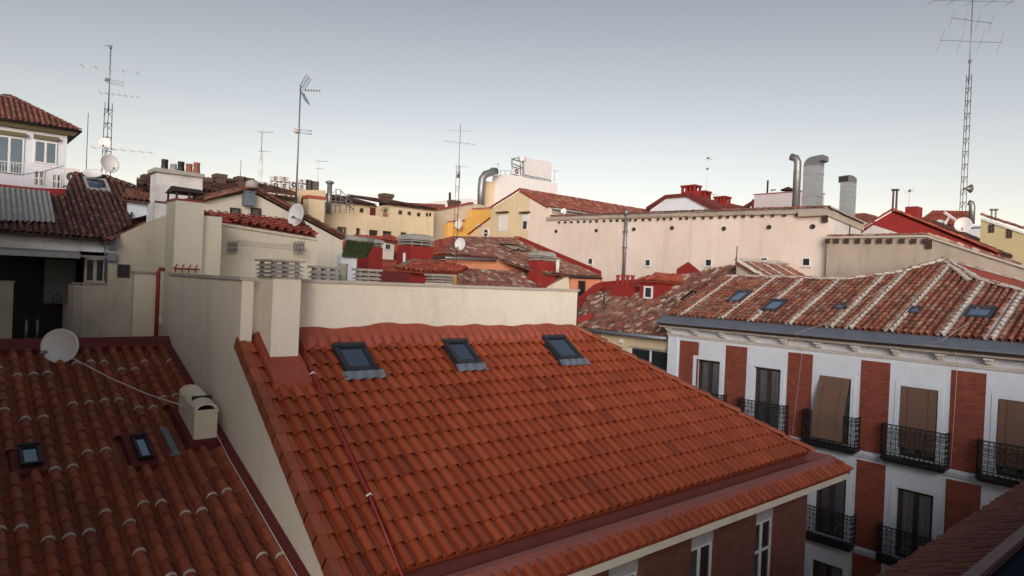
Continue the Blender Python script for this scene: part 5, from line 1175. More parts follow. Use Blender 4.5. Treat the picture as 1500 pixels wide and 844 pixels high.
capstack('red_chimney', 'broadest red chimney with a domed grey slatted cap left of the satellite dish', 602, 635, 361, 388, 343, 27.0, 1.2)
capstack('red_chimney', 'narrow red chimney under a small grey cap near the green turf strip', 541, 561, 362, 396, 350, 24.5, .9)
cc = P1_.px(800, 418); capstack('red_chimney', 'flared red chimney with ribbed grey cap low on the lichen covered roof', 788, 813, 383, 416, 368, cc.y - .3, .8, .12)
# red dormer block with tiled hood
y = 24.2; t = thing('red_shed', 'red walled rooftop shed with a bright scalloped tile hood just above the firewall', 'shed', (ony(615, 405, y).x, y + 1, -1.6))
P6_ = Plane(tuple(ony(610, 397, y - .25)), (0, 1), 22); roofp('roof', t, [tRed], P6_, [[(578, 392), (585, 395), (629, 399.5), (668, 400), (688, 393), (645, 384), (604, 382)]], .23, .33, [((604, 383), (645, 385)), ((604, 383), (580, 393))], 6, hgt=.085, lift=.04, capmat=tLich, jit=.005)
a_, b_ = ony(584, 397, y), ony(664, 402, y); g = G(); g.box(a_.x, b_.x, y, y + 1.6, -1.6, b_.z); g.build('wall', redP, t); wpx(t, y, 586, 598, 399, 413, fr=blackI, leaves=2, t=.06)
c = ony(625, 381, 27.8); g = G(); p = ony(592, 386, 27.5); g.rod((p.x, 27.5, p.z - 1), (p.x, 27.5, p.z + .5), .07, 6); tag(g.build('vent_pipe', whiteP), 'short white vent pipe left of the broadest red chimney', 'pipe')
c = P1_.px(829, 388); p = ony(817, 385, 29.4); g = G(); g.rod((p.x, 29.4, p.z - .6), (p.x, 29.4, p.z + .1), .11, 8); g.rod((p.x, 29.4, p.z + .1), (p.x, 29.4, p.z + .18), .15, 8); tag(g.build('vent_pipe', whiteP), 'white vent pipe beside the flared red chimney in front of the pink wall', 'pipe')
# turf strip and white wall
y = 19.9; P7_ = Plane(tuple(ony(520, 372, y)), (0, 1), 35); g = G(); q_ = [P7_.px(*p) for p in ((501, 372), (537, 374), (547, 356), (508, 351))]
g.prism(q_, (0, 0, -.1)); rr_ = [q_[3].lerp(q_[2], k / 60) for k in range(61)]
for k in range(420):
    u_, v_ = random.random(), random.random(); p = (q_[0].lerp(q_[1], u_)).lerp(q_[3].lerp(q_[2], u_), v_); d = V((random.uniform(-.03, .03), random.uniform(-.03, .0), random.uniform(.02, .06))); g.poly([p, p + V((.03, 0, 0)), p + d])
tag(g.build('turf_strip', turf), 'strip of green artificial turf on a sloping ledge above the white wall', 'artificial turf')
t = thing('white_wall', 'narrow white wall below the green turf strip, right of the cream penthouse', 'wall', (ony(510, 390, y).x, y + .2, -1.4)); face('wall_face', t, whiteW, [(500, 373), (523, 375), (521, 412), (498, 410)], y + .05, .3)
g = G(); g.tube([q_[3] + V((0, .05, .06)), q_[2] + V((0, .05, .06))], .11, 8); g.build('grey_roll', conc, t)
g = G(); g.box(ony(521, 380, y + 1).x, ony(521, 380, y + 1).x + 2, y + .7, y + .8, -1.4, 0.2); g.build('red_side', redD, t)
# ================================================================== skyline
y = 40.0; t = thing('brown_roof_house', 'distant house row with a long dark brown roof behind the cream gable', 'house', (ony(330, 270, y).x, y + 4, GZ))
P = Plane(tuple(ony(360, 281, y)), (0, 1), 16); roofp('roof', t, [tDk], P, [[(200, 272), (436, 291), (432, 282), (364, 264), (225, 258), (200, 262)]], .3, .42, (), 3, lift=.05)
face('wall', t, creamD, [(190, 274), (436, 291), (436, 330), (190, 330)], y + .3, .3)
face('upper_wall', t, cream, [(386, 281), (432, 287), (432, 292), (386, 285)], y - .05, .2)
for a, b, tp, bt, lab in ((212, 224, 255, 276, 'brown chimney just left of the flaking white pot chimney'), (253, 264, 258, 275, None), (299, 310, 260, 272, 'squat brown chimney right of the flaking white pot chimney'), (318, 331, 254, 270, 'tall dark brown chimney above the cream gable, second from the white pot chimney'), (350, 358, 258, 268, 'small brown chimney just before the cluster of air conditioners'), (359, 371, 260, 272, 'brown chimney nearest to the cluster of air conditioners')):
    if not lab: continue
    yy = 41.5; A_, B_ = ony(a, tp, yy), ony(b, bt, yy); tt = thing('brick_chimney', lab, 'chimney', ((A_.x + B_.x) / 2, yy + .4, B_.z - 1.2), 'brown chimneys on the skyline')
    g = G(); g.box(A_.x, B_.x, yy, yy + .8, B_.z - 1.2, A_.z - .25); g.build('stack', plain('sooty brick', (.12, .075, .06), .9, 0, .4) if 'sooty brick' not in MATS else MATS['sooty brick'], tt)
    g = G(); g.box(A_.x - .06, B_.x + .06, yy - .06, yy + .86, A_.z - .248, A_.z); g.build('cap', MATS['sooty brick'], tt)
y = 43.0; t = thing('plant_room_house', 'cream flat roofed block carrying a cluster of air conditioners', 'house', (ony(430, 280, y).x, y + 3, GZ))
face('wall', t, beige, [(386, 276), (477, 279), (477, 330), (386, 330)], y, 5)
A_, B_ = ony(453, 290, y - 1), ony(476, 292, y - 1); g = G(); g.box(A_.x, B_.x, y - 1, y - .002, GZ, A_.z); g.build('wing', beige, t); g = G(); g.box(A_.x - .1, B_.x + .1, y - 1.1, y - .002, A_.z + .002, A_.z + .18); g.build('wing_coping', tRed, t)
wpx(t, y, 441, 449, 291, 299, fr=woodD, leaves=1, t=.08, name='small_window')
zr = ony(430, 277, y).z
for px0, px1, tp, bt, lab in ((399, 411, 257, 266, 'upper air conditioner of the left stacked pair'), (399, 411, 266.5, 277, 'lower air conditioner of the left stacked pair'), (412.5, 423, 258, 267, 'upper air conditioner of the middle stacked pair'), (412.5, 423, 267.5, 277, 'lower air conditioner of the middle stacked pair'), (426, 436, 265, 277, 'single air conditioner standing between the stacked pairs'), (438, 448, 262, 269, 'upper air conditioner of the right stacked pair'), (438, 448, 269.5, 278, 'lower air conditioner of the right stacked pair'), (371, 378, 266, 274, 'small air conditioner at far left of the rooftop row'), (384, 394, 266, 276, 'air conditioner left of the stacked pairs')):
    A_, B_ = ony(px0, tp, y + .3), ony(px1, bt, y + .3); acunit('air_conditioner', lab, ((A_.x + B_.x) / 2, y + .5, B_.z - .05), B_.x - A_.x, A_.z - B_.z, .45, 'air conditioners on the skyline')
for a, b, tp, bt, lab in ((450, 456, 263, 278, 'black louvred cabinet right of the air conditioner stacks'), (458, 467, 265, 279, 'brown cabinet at the right end of the air conditioner row')):
    A_, B_ = ony(a, tp, y + .2), ony(b, bt, y + .2); t = thing('cabinet', lab, 'cabinet', ((A_.x + B_.x) / 2, y + .5, B_.z - .1)); g = G(); g.box(A_.x, B_.x, y + .2, y + .9, B_.z - .1, A_.z); g.build('body', blackI if a == 450 else MATS['sooty brick'], t)
    g = G()
    for k in range(6): z = B_.z + (A_.z - B_.z) * (k + .5) / 6; g.box(A_.x + .05, B_.x - .05, y + .17, y + .2, z - .02, z + .03)
    g.build('louvres', aluD, t)
t = thing('flue', 'grey metal flue pipe with a cap right of the air conditioners', 'flue', tuple(ony(483, 296, 43.5))); A_, B_ = ony(483, 267, 43.5), ony(482, 296, 43.5); g = G(); g.rod(B_ - u0 * .8, V((B_.x, 43.5, A_.z - .15)), .17, 10); g.build('pipe', aluD, t); g = G(); g.lathe((B_.x, 43.5, A_.z - .15), (0, 0, 1), [(.17, 0), (.30, .1), (.30, .18), (.001, .28)], 12); g.build('cap', aluD, t)
t = thing('roof_stair', 'grey metal rooftop stair and guard rail beside the flue', 'stair', tuple(ony(500, 305, 43.2))); g = G(); L_ = [ony(478, 306, 43.4), ony(497, 307, 43.4), ony(518, 309, 43.4)]
for px, tp in ((478, 284), (484, 283), (491, 277), (498, 278), (507, 288), (512, 295), (518, 300)): A_, B_ = ony(px, tp, 43.4), ony(px, 312, 43.4); g.rod(B_, V((B_.x, 43.4, A_.z)), .035, 4)
for pts in (((478, 284), (491, 281)), ((491, 277), (498, 278), (518, 299)), ((491, 284), (498, 286), (518, 307)), ((478, 293), (507, 296)), ((476, 300), (500, 302))): g.tube([ony(*p, 43.4) for p in pts], .03, 4)
for k in range(8): A_ = ony(498 + k * 2.5, 287 + k * 2.7, 43.4); g.box(A_.x, A_.x + .14, 43.35, 43.9, A_.z - .03, A_.z)
g.build('frame', iron, t)
# yellow long house
y = 44.0; t = thing('yellow_house', 'long pale yellow house with two rows of small dark windows and a roof terrace', 'house', (ony(560, 320, y).x, y + 5, GZ)); YH = t
A_, B_ = ony(474, 308, y), ony(636, 312, y); zt_ = A_.z
hs = []
for a, b, tp, bt in ((494, 508, 332, 343.5), (522, 528, 334, 347), (541, 554, 336.5, 349), (561, 574, 338, 350), (587, 596, 340, 352)):
    p, q_ = ony(a, tp, y), ony(b, bt, y); hs.append((p.x - A_.x, q_.x - A_.x, q_.z - GZ, p.z - GZ))
g = G(); g.wall((A_.x, y, GZ), (1, 0, 0), B_.x - A_.x, zt_ - GZ, hs, .25, (0, -1, 0)); g.box(A_.x, B_.x, y + .02 + .25, y + 8, zt_ - .9, zt_ - .7); g.poly([(A_.x, y, GZ), (A_.x, y + 8, GZ), (A_.x, y + 8, zt_), (A_.x, y, zt_)]); g.poly([(B_.x, y, GZ), (B_.x, y, zt_ + 0), (B_.x, y + 8, zt_), (B_.x, y + 8, GZ)]); g.box(A_.x, B_.x, y + .002, y + .2, zt_ - .15, zt_ + .01); g.build('wall', yellow, t)
for h_ in hs: window(t, (A_.x + h_[0] + .01, y + .2, h_[2] + GZ + .01), (1, 0, 0), (0, -1, 0), h_[1] - h_[0] - .02, h_[3] - h_[2] - .02, woodD, glass, 2, .06)
zE_ = ony(530, 300, y + 2.4).z; xs_ = ony(573, 310, y).x
g = G(); g.box(ony(486, 300, y + 2.4).x, xs_, y + 2.4, y + 7, zt_ - .7, zE_); g.box(xs_ + .01, B_.x, y + .03, y + 7, zt_ - .5, zE_); g.build('upper_storey', yellow, t)
P = Plane((xs_, y + 2.1, zE_ + .05), (0, 1), 11); g = G(); tiles(g, P, P.polyw([(ony(476, 297, y + 2.1).x, y + 2.1, 0), (xs_, y + 2.1, 0), (xs_, y + 6.8, 0), (ony(476, 297, y + 2.1).x, y + 6.8, 0)]) if False else [(-10.0, 0), (0.0, 0), (0.0, 4.8), (-10.0, 4.8)], .3, .42, 'barrel', .09, 0, seg=3, lift=.05)
P = Plane((xs_, y - .25, zE_ + .03), (0, 1), 9); g_ = g; tiles(g, P, [(-.3, 0), (B_.x - xs_ + .2, 0), (B_.x - xs_ + .2, 7.1), (-.3, 7.1)] if P.a.x > 0 else [(.3, 0), (xs_ - B_.x - .2, 0), (xs_ - B_.x - .2, 7.1), (.3, 7.1)], .3, .42, 'barrel', .09, 0, seg=3, lift=.05); g.build('roof', [tDk], t)
for a, b, tp, bt in ((583.5, 588.5, 308, 314), (597, 601.5, 310, 315), (611, 615, 311.5, 317), (624, 626.5, 312, 317), (628.5, 631, 312, 317)): wpx(t, y + .03, a, b, tp, bt, fr=woodD, leaves=1, t=.06, name='attic_window')
wpx(t, y + 2.4, 527, 532, 305, 311, fr=woodD, leaves=1, t=.06, name='attic_window'); wpx(t, y + 2.4, 542, 558, 304, 318, fr=plain('dark red door paint', (.1, .015, .015), .6), gl=MATS['dark red door paint'], leaves=2, t=.08, name='terrace_door')
c = ony(564, 317, y + .6); potplant((c.x, y + .6, c.z - .1), 'green potted plant on the roof terrace of the yellow house', .32, 110, leaf=.1)
A_ = ony(569, 92 + 220, y + 1); 
tt = thing('brick_chimney', 'brown chimney on the dark roof of the yellow house', 'chimney', tuple(ony(569, 302, y + 4)), 'brown chimneys on the skyline'); A_, B_ = ony(563, 283, y + 4), ony(575, 302, y + 4); g = G(); g.box(A_.x, B_.x, y + 4, y + 4.8, B_.z - 1, A_.z - .3); g.build('stack', MATS['sooty brick'], tt); g = G(); g.box(A_.x - .08, B_.x + .08, y + 3.92, y + 4.88, A_.z - .298, A_.z); g.build('cap', MATS['sooty brick'], tt)
face('roof_hatch', YH, MATS['sooty brick'], [(580, 296), (596, 297), (596, 302), (580, 301)], y + 4.5, 1)
t = thing('far_roof_house', 'low grey roof just behind the dark ridge of the yellow house', 'house', tuple(ony(625, 310, 53) + V((0, 0, -8)))); face('roof', t, tFar, [(600, 297), (652, 299.5), (652, 312), (600, 312)], 53, 3)
# grey beige gable and orange house
y = 45.5; t = thing('beige_gable_house', 'grey beige gable wall house with a red edge, between the yellow and the orange house', 'house', (ony(662, 320, y).x, y + 3, GZ))
face('wall', t, beigeG, [(634, 309), (692, 298), (722, 303), (722, 420), (634, 420)], y, .5)
g = G(); capline(g, ony(636, 309, y - .05), ony(692, 298, y - .05), .13, .5, 0, 4); g.build('edge_tiles', [tRed], t)
tt = thing('brick_chimney', 'short dark chimney on the grey beige gable wall', 'chimney', tuple(ony(668, 303, y + 1)), 'brown chimneys on the skyline'); A_, B_ = ony(663, 293, y + 1), ony(674, 304, y + 1); g = G(); g.box(A_.x, B_.x, y + 1, y + 1.7, B_.z - .5, A_.z - .2); g.build('stack', MATS['sooty brick'], tt); g = G(); g.box(A_.x - .05, B_.x + .05, y + .95, y + 1.75, A_.z - .198, A_.z); g.build('cap', MATS['sooty brick'], tt)
t = thing('white_roof_block', 'low white rooftop block behind the short dark chimney', 'rooftop block', tuple(ony(668, 305, 56) + V((0, 0, -14)))); face('wall', t, whiteB, [(652, 294), (684, 290), (698, 293), (698, 310), (652, 310)], 56, 3); g = G(); A_, B_ = ony(659, 282, 55.9), ony(659, 300, 55.9); g.rod(B_, A_, .13, 6); g.build('pipe', dark, t)
y = 47.5; t = thing('orange_house', 'bright orange house squeezed between the beige gable and the grey wall', 'house', (ony(700, 330, 46).x, 47, GZ)); yo = 44.8
face('wall', t, orangeP, [(656, 327), (680, 324.5), (692, 316), (692, 307.5), (722, 306), (722, 420), (656, 420)], yo, .5)
g = G(); capline(g, ony(692, 307, yo - .02), ony(722, 305.5, yo - .02), .10, .4, 0, 4); capline(g, ony(656, 326, yo - .02), ony(680, 324, yo - .02), .10, .4, 0, 4); g.build('edge_tiles', [tRed], t)
wpx(t, yo, 699, 706, 328, 334, fr=whiteF, leaves=2, t=.07, name='small_window')
dish('satellite_dish', 'pale satellite dish in front of the orange wall beside the lattice mast', ony(673, 329, yo - .6), (-1, -.15, .12), .42, tuple(ony(677, 338, yo - .01)))
# white box with roof plant
y = 58.0; t = thing('white_block', 'tall plain white block with plant and a pale tilted panel on its roof', 'house', (ony(780, 260, y).x, y + 4, GZ)); A_, B_ = ony(742, 255, y), ony(817, 267, y); Y2 = onx(721.5, 257, A_.x).y
g = G(); g.box(A_.x, B_.x, y, Y2, GZ, A_.z); g.build('wall', whiteB, t)
C_ = ony(711, 265, Y2 - .5); g = G(); g.box(C_.x, A_.x - .05, Y2 - .5, Y2 - .1, GZ, C_.z); g.build('cream_wing', beige, t)
g = G(); yd = Y2 - 1.4; px_ = [(704, 312), (705, 275), (706.5, 262), (711, 255.5), (719, 253), (727, 251)]; g.tube([ony(*p, yd) for p in px_], .42, 10); g.tube([ony(722, 256, yd), ony(722, 246, yd)], .3, 6); tag(g.build('exhaust_duct', aluD), 'thick grey curved exhaust duct beside the white block', 'duct')
yb_ = y + 1.0; t = thing('roof_panel', 'large pale tilted panel with a steel frame on the white block', 'panel', tuple(ony(790, 262, yb_) + V((0, 0, -.3))))
g = G(); q_ = [ony(768, 256, yb_), ony(807, 264, yb_), ony(808.5, 238.5, yb_ + 1.2), ony(769, 230.5, yb_ + 1.2)]; g.prism(q_, (0, .25, 0)); g.build('panel', boardm, t)
g = G(); c = ony(765.5, 233, yb_ + .9); g.lathe(c + V((0, -.1, 0)), (-.3, -1, 0), [(.001, .0), (.38, .0), (.38, -.6), (.001, -.6)], 16); g.build('drum', boardm, t)
g = G()
for a, b in (((766, 235), (766, 259)), ((750, 232), (750, 245)), ((750, 233), (760, 231)), ((750, 233), (765, 238)), ((750, 244), (764, 248)), ((762, 240), (763, 258)), ((752, 240), (765, 246)), ((768, 256.5), (807, 264.5)), ((768, 259), (806, 267))): g.rod(ony(*a, yb_ - .15), ony(*b, yb_ - .15), .07, 4)
for k in range(5): g.rod(ony(770 + k * 9, 256 + k * 1.9, yb_ - .1), ony(770 + k * 9, 262 + k * 1.9, yb_ - .1), .05, 4)
g.build('frame', iron, t)
c = ony(755, 257, yb_ + .2); acunit('air_conditioner', 'grey air conditioner on the white block left of the pale panel', tuple(c), .95, .75, .6)
antenna('aerial', 'small aerial at the right corner of the white block', tuple(ony(812, 266, y + .5)), 1.4, 0, [('yagi', 1.3, -30, .8)], .03, iron)
antenna('aerial', 'faint aerial on the left roof edge of the white block', tuple(ony(729, 256, y + 5)), 1.5, 0, [('yagi', 1.3, 150, .9)], .03, iron)
g = G()
for px in (733, 740, 748): A_ = ony(px, 250, y + .4); g.rod(A_, A_ - u0 * .6, .03, 4)
g.rod(ony(733, 250, y + .4), ony(748, 250.5, y + .4), .03, 4); tag(g.build('guard_rail', iron), 'low guard rail on the roof edge of the white block', 'railing')
# white gable with red chimneys
X = 48.0; xf = lambda a, b: onx(a, b, X); t = thing('white_gable_house', 'white gable house with dark red roof edges and three red chimneys on the skyline', 'house', (X + 4, xf(1010, 300).y, GZ))
face('wall', t, whiteW, [(952, 308), (976, 291), (1009, 288.5), (1062, 316), (1062, 340), (952, 340)], X, .5, 'x')
g = G(); rp = [xf(948, 307), xf(976, 289), xf(1007, 286.5), xf(1064, 316)]
for a, b in zip(rp, rp[1:]): g.prism([a + V((-.2, 0, -.12)), b + V((-.2, 0, -.12)), b + V((-.2, 0, .18)), a + V((-.2, 0, .18))], (.9, 0, 0))
g.build('red_edge', redD, t)
e0, e1 = ony(1108, 313, rp[2].y), None; g = G(); PRf = Plane(tuple(rp[3]), (0, 1), math.degrees(math.atan2(rp[2].z - rp[3].z, rp[2].y - rp[3].y))); tiles(g, PRf, PRf.polyw([tuple(rp[3]), tuple(rp[3] + V((16, 0, 0))), tuple(rp[2] + V((16, 0, 0))), tuple(rp[2])]), .3, .42, 'barrel', .08, 0, seg=3, lift=.05); g.build('roof', [tilemat('deep red clay tile', [(0, (.14, .03, .022)), (.5, (.19, .04, .03)), (1, (.24, .06, .045))], .1)], t)
for a, b, tp, bt, x_, lab in ((998, 1017, 272, 288, 49, 'tallest red chimney with small openings on the white gable house'), (1020, 1032, 280, 292, 51, 'small red chimney right behind the tallest one on the white gable house'), (1046, 1061, 288, 302, 52, 'red chimney at the right end of the dark red roof')):
    A_, B_ = onx(a, tp, x_), onx(b, bt, x_); tt = thing('red_chimney', lab, 'chimney', (x_ + .5, (A_.y + B_.y) / 2, B_.z - 1)); g = G(); g.box(x_, x_ + 1, B_.y, A_.y, B_.z - 1, A_.z - .55); g.build('stack', redP, tt)
    g = G(); g.box(x_ - .06, x_ + 1.06, B_.y - .06, A_.y + .06, A_.z - .15, A_.z); w = A_.y - B_.y
    for k in range(4): yy = B_.y + (w - .16) * k / 3; g.box(x_, x_ + .2, yy, yy + .16, A_.z - .549, A_.z - .151); g.box(x_ + .8, x_ + 1, yy, yy + .16, A_.z - .549, A_.z - .151)
    g.build('cap', redP, tt)
antenna('aerial', 'white cluttered aerial mast behind the red chimneys of the white gable house', tuple(onx(1034, 300, 54)), 4.6, 0, [('tuft', 4.3, 0, .4), ('tuft', 3.3, 0, .2), ('yagi', 1.0, -30, 1.4)], .04, whiteP)
# lavender block, ducts
X = 44.0; A_, B_ = onx(1105, 286, X), onx(1187, 281.5, X); t = thing('lavender_block', 'long pale lavender rooftop block behind the pink wall', 'rooftop block', (X + 2, (A_.y + B_.y) / 2, GZ)); xe = ony(1207, 293, B_.y).x
g = G(); g.hexa([(X, B_.y, GZ), (xe, B_.y, GZ), (xe, A_.y, GZ), (X, A_.y, GZ)], [(X, B_.y, A_.z), (xe, B_.y, A_.z - .0), (xe, A_.y, A_.z), (X, A_.y, A_.z)]); g.build('wall', lav, t)
g = G(); g.box(X - .05, xe + .05, B_.y - .05, A_.y + .05, A_.z + .002, A_.z + .07); g.build('coping', maroonL, t)
g = G(); p, q_ = onx(1082, 306, X), onx(1105, 292, X); g.prism([p, q_, q_ + u0 * -.25, p + u0 * -.25], (.3, 0, 0)); g.box(X - .1, X + .02, A_.y, A_.y + .12, A_.z - 3, A_.z - .3); g.build('red_brace', redD, t)
g = G(); p = onx(1154, 283, X + 1); g.rod((p.x, p.y, A_.z), (p.x, p.y, A_.z + .35), .16, 8); g.lathe((p.x, p.y, A_.z + .3), (0, 0, 1), [(.5, 0), (.5, .06), (.001, .28)], 12); tag(g.build('roof_cowl', dark), 'dark mushroom cowl on the pale lavender block', 'vent')
g = G(); p = onx(1124, 285, X + .5); g.rod((p.x, p.y, A_.z - .1), (p.x, p.y, A_.z + 1.05), .07, 5); tag(g.build('flue', dark), 'thin dark pipe on the left half of the lavender block', 'pipe')
g = G(); p = onx(1131, 284, X + .5); g.rod((p.x, p.y, A_.z - .1), (p.x, p.y, A_.z + .35), .03, 5); g.box(p.x - .05, p.x + .05, p.y - .25, p.y + .12, A_.z + .3, A_.z + .38); tag(g.build('lamp_arm', iron), 'small grey arm fitting on the lavender block beside the thin dark pipe', 'fitting')
X = 38.0; g = G(); P_ = [onx(1165.5, 318, X), onx(1168, 250, X), onx(1168.5, 238, X), onx(1166, 232, X), onx(1159, 230, X)]; P_[0].y = P_[1].y
g.tube(P_, .21, 12)
for k in range(26): p = P_[0].lerp(P_[1], (k + .5) / 26); g.tube([p, p + u0 * .03], .225, 12)
tag(g.build('spiral_duct', aluD), 'narrow round silver duct with a bent top behind the pink wall', 'duct')
t = thing('square_duct', 'tall broad silver duct with its hood bent to the right behind the pink wall', 'duct', tuple(onx(1186, 318, X)))
A_, B_ = onx(1177, 244, X), onx(1198, 243, X); zb_ = onx(1187, 320, X).z; g = G(); n = 7
for k in range(n):
    z0, z1 = zb_ + (A_.z - zb_) * k / n, zb_ + (A_.z - zb_) * (k + 1) / n; g.box(X, X + .8, B_.y, A_.y, z0 + .02, z1); 
    if k % 3 == 2: g.box(X - .03, X + .83, B_.y - .03, A_.y + .03, z1 - .04, z1 + .019)
    else: g.box(X - .012, X + .812, B_.y - .012, A_.y + .012, z1 + .001, z1 + .019)
g.build('shaft', alu, t)
w = A_.y - B_.y; g = G(); pf = []
for k in range(9): a_ = k * math.pi / 16; pf.append((A_.y - (1 - math.cos(a_)) * .5, A_.z + .025 + math.sin(a_) * .5))
pf += [(B_.y - .22, A_.z + .58), (B_.y - .25, A_.z + .28), (B_.y, A_.z + .2), (B_.y, A_.z + .025)]
g.prism([(X, a_, b_) for a_, b_ in pf], (.8, 0, 0)); g.build('hood', aluD, t)
X = 37.0; t = thing('square_duct', 'ribbed grey duct with a black mouth facing left at the end of the pink wall', 'duct', tuple(onx(1240, 325, X))); A_, B_ = onx(1231, 268, X), onx(1248, 268, X); zb_ = onx(1240, 330, X).z; g = G(); n = 9
for k in range(n):
    z0, z1 = zb_ + (A_.z - zb_) * k / n, zb_ + (A_.z - zb_) * (k + 1) / n; g.box(X, X + .6, B_.y, A_.y, z0 + .015, z1); g.box(X - .02, X + .62, B_.y - .02, A_.y + .02, z1 + .0005, z1 + .0145)
g.build('shaft', alu, t); g = G(); g.prism([(X, A_.y + .1, A_.z + .02), (X, A_.y + .12, A_.z + .36), (X, B_.y + .15, A_.z + .40), (X, B_.y, A_.z + .26), (X, B_.y, A_.z + .02)][::1], (.6, 0, 0)); g.build('hood', aluD, t)
g = G(); g.box(X - .012, X - .002, B_.y + .2, A_.y + .07, A_.z + .06, A_.z + .34); g.box(X + .03, X + .57, A_.y + .121, A_.y + .126, A_.z + .05, A_.z + .34); g.build('mouth', dark, t)
# right hand red gable
X = 42.0; xf = lambda a, b: onx(a, b, X); t = thing('red_gable_house', 'dark red painted gable house with an orange tiled edge and a square red chimney', 'house', (X + 3, xf(1330, 330).y, GZ))
gp = [xf(1258, 339), xf(1309, 309), xf(1462, 371), xf(1462, 420), xf(1258, 420)]; g = G(); g.prism([tuple(p) for p in gp], (.4, 0, 0)); g.build('gable_wall', redP, t)
g = G(); capline(g, gp[1] + V((-.1, 0, .05)), gp[0] + V((-.1, 0, .05)), .10, .4, 0, 4); capline(g, gp[1] + V((-.1, 0, .05)), gp[2] + V((-.1, 0, .05)), .10, .4, 0, 4); g.build('verge_tiles', [tRed], t)
Ps = Plane(tuple(gp[2]), (0, 1), math.degrees(math.atan2(gp[1].z - gp[2].z, gp[1].y - gp[2].y))); g = G(); tiles(g, Ps, Ps.polyw([tuple(gp[2]), tuple(gp[2] + V((9, 0, 0))), tuple(gp[1] + V((9, 0, 0))), tuple(gp[1])]), .3, .42, 'barrel', .08, 0, seg=3); g.build('roof', [tDk], t)
A_, B_ = onx(1326, 303, 43.5), onx(1343, 316, 43.5); g = G(); g.box(43.5, 44.4, B_.y, A_.y, B_.z - 1, A_.z); g.build('chimney', redP, t)
face('white_gable', t, whiteO, [(1262, 342), (1279, 330), (1316, 342), (1316, 360), (1262, 360)], X - .6, .4, 'x')
X = 58.0; t = thing('far_tiled_house', 'distant white house with a patchy red roof on the right skyline', 'house', tuple(onx(1400, 345, X) + V((2, 0, -20)))); face('wall', t, whiteW, [(1345, 326), (1380, 329), (1440, 330), (1440, 362), (1345, 362)], X, 3, 'x')
P = Plane(tuple(onx(1385, 330, X - .3)), (1, 0), 20); roofp('roof', t, [tRed], P, [[(1346, 324), (1366, 310), (1422, 311), (1414, 329), (1375, 330)]], .3, .42, [((1366, 310), (1422, 311))], 3)
face('blue_trim', t, zinc, [(1382, 334), (1440, 332), (1440, 335), (1382, 337)], X - .02, -.05, 'x')
X = 50.0; t = thing('terrace_room', 'pale rooftop room with a slanting white beam behind the red gable', 'rooftop block', tuple(onx(1400, 350, X) + V((0, 0, -2)))); face('wall', t, whiteB, [(1373, 322), (1380, 322), (1380, 350), (1373, 350)], X, 1, 'x'); face('lower_wall', t, whiteW, [(1390, 338), (1436, 335), (1433, 352), (1390, 352)], X, 1, 'x')
g = G(); g.rod(onx(1383, 311, X - .3), onx(1405, 326, X - .3), .09, 5); g.rod(onx(1390, 318, X - .3), onx(1381, 335, X - .3), .07, 5); g.build('beam', whiteP, t)
g = G(); p = [onx(1423, 328, 49), onx(1424, 303, 49), onx(1423, 298, 49), onx(1419, 297, 49)]; g.tube(p, .18, 8); tag(g.build('bent_flue', aluD), 'grey flue pipe with a bent top between the dish and the yellow house', 'flue')
X = 45.0; xf = lambda a, b: onx(a, b, X); t = thing('ochre_house', 'ochre house with two small windows and a sloping tiled edge at the right border', 'house', (X + 3, xf(1470, 350).y, GZ)); face('wall', t, yellowH, [(1437, 319), (1500, 340), (1560, 360), (1560, 430), (1432, 430)], X, .5, 'x')
g = G(); capline(g, xf(1436, 316), xf(1560, 355), .2, .4, 0, 4, .7); g.build('edge_tiles', [tFar], t); g = G(); g.prism([xf(1437, 319.5), xf(1560, 360), xf(1560, 363), xf(1437, 322)], (-.08, 0, 0)); g.build('white_edge', whiteP, t)
for a, b, tp, bt in ((1449, 1457, 329, 341), (1475, 1483, 336, 349)): wpx(t, X, a, b, tp, bt, 'x', fr=woodD, leaves=1, t=.09, name='small_window')
g = G(); p = onx(1455, 320, 47)
for px in (1453, 1459): A_ = onx(px, 309, 47); B_ = onx(px, 322, 47); g.rod(V((47, A_.y, B_.z)), A_, .05, 5); g.lathe(A_, (0, 0, 1), [(.05, 0), (.13, .04), (.13, .1), (.001, .14)], 8)
tag(g.build('twin_flues', iron), 'pair of thin grey flues behind the ochre house roof edge', 'flue')
g = G()
for px in (1309, 1314): A_ = onx(px, 280, 43); B_ = onx(px, 312, 43); g.rod(V((43, A_.y, B_.z)), A_, .06, 5); g.lathe(A_, (0, 0, 1), [(.05, 0), (.14, .04), (.14, .1), (.001, .14)], 8)
tag(g.build('twin_flues', rust), 'pair of thin rusty flues at the apex of the dark red gable', 'flue')
antenna('aerial', 'faint white aerial behind the square red chimney of the dark red gable', tuple(onx(1331, 312, 50)), 1.6, 0, [('tuft', 1.5, 0, .4)], .03, whiteP)
dish('satellite_dish', 'big white dish at the foot of the tall right hand lattice mast', onx(1411, 330, 43.2), (-1, -.15, .2), .42, tuple(onx(1412, 345, 43.7)))
t = thing('roof_bit', 'small tiled roof end showing right of the ribbed grey duct', 'roof', tuple(onx(1255, 330, 46) + V((0, 0, -3)))); face('roof', t, tFar, [(1249, 313), (1267, 312), (1262, 326), (1249, 322)], 46, 2, 'x'); face('wall', t, whiteW, [(1250, 327), (1275, 326), (1275, 345), (1250, 345)], 46.1, 2, 'x')
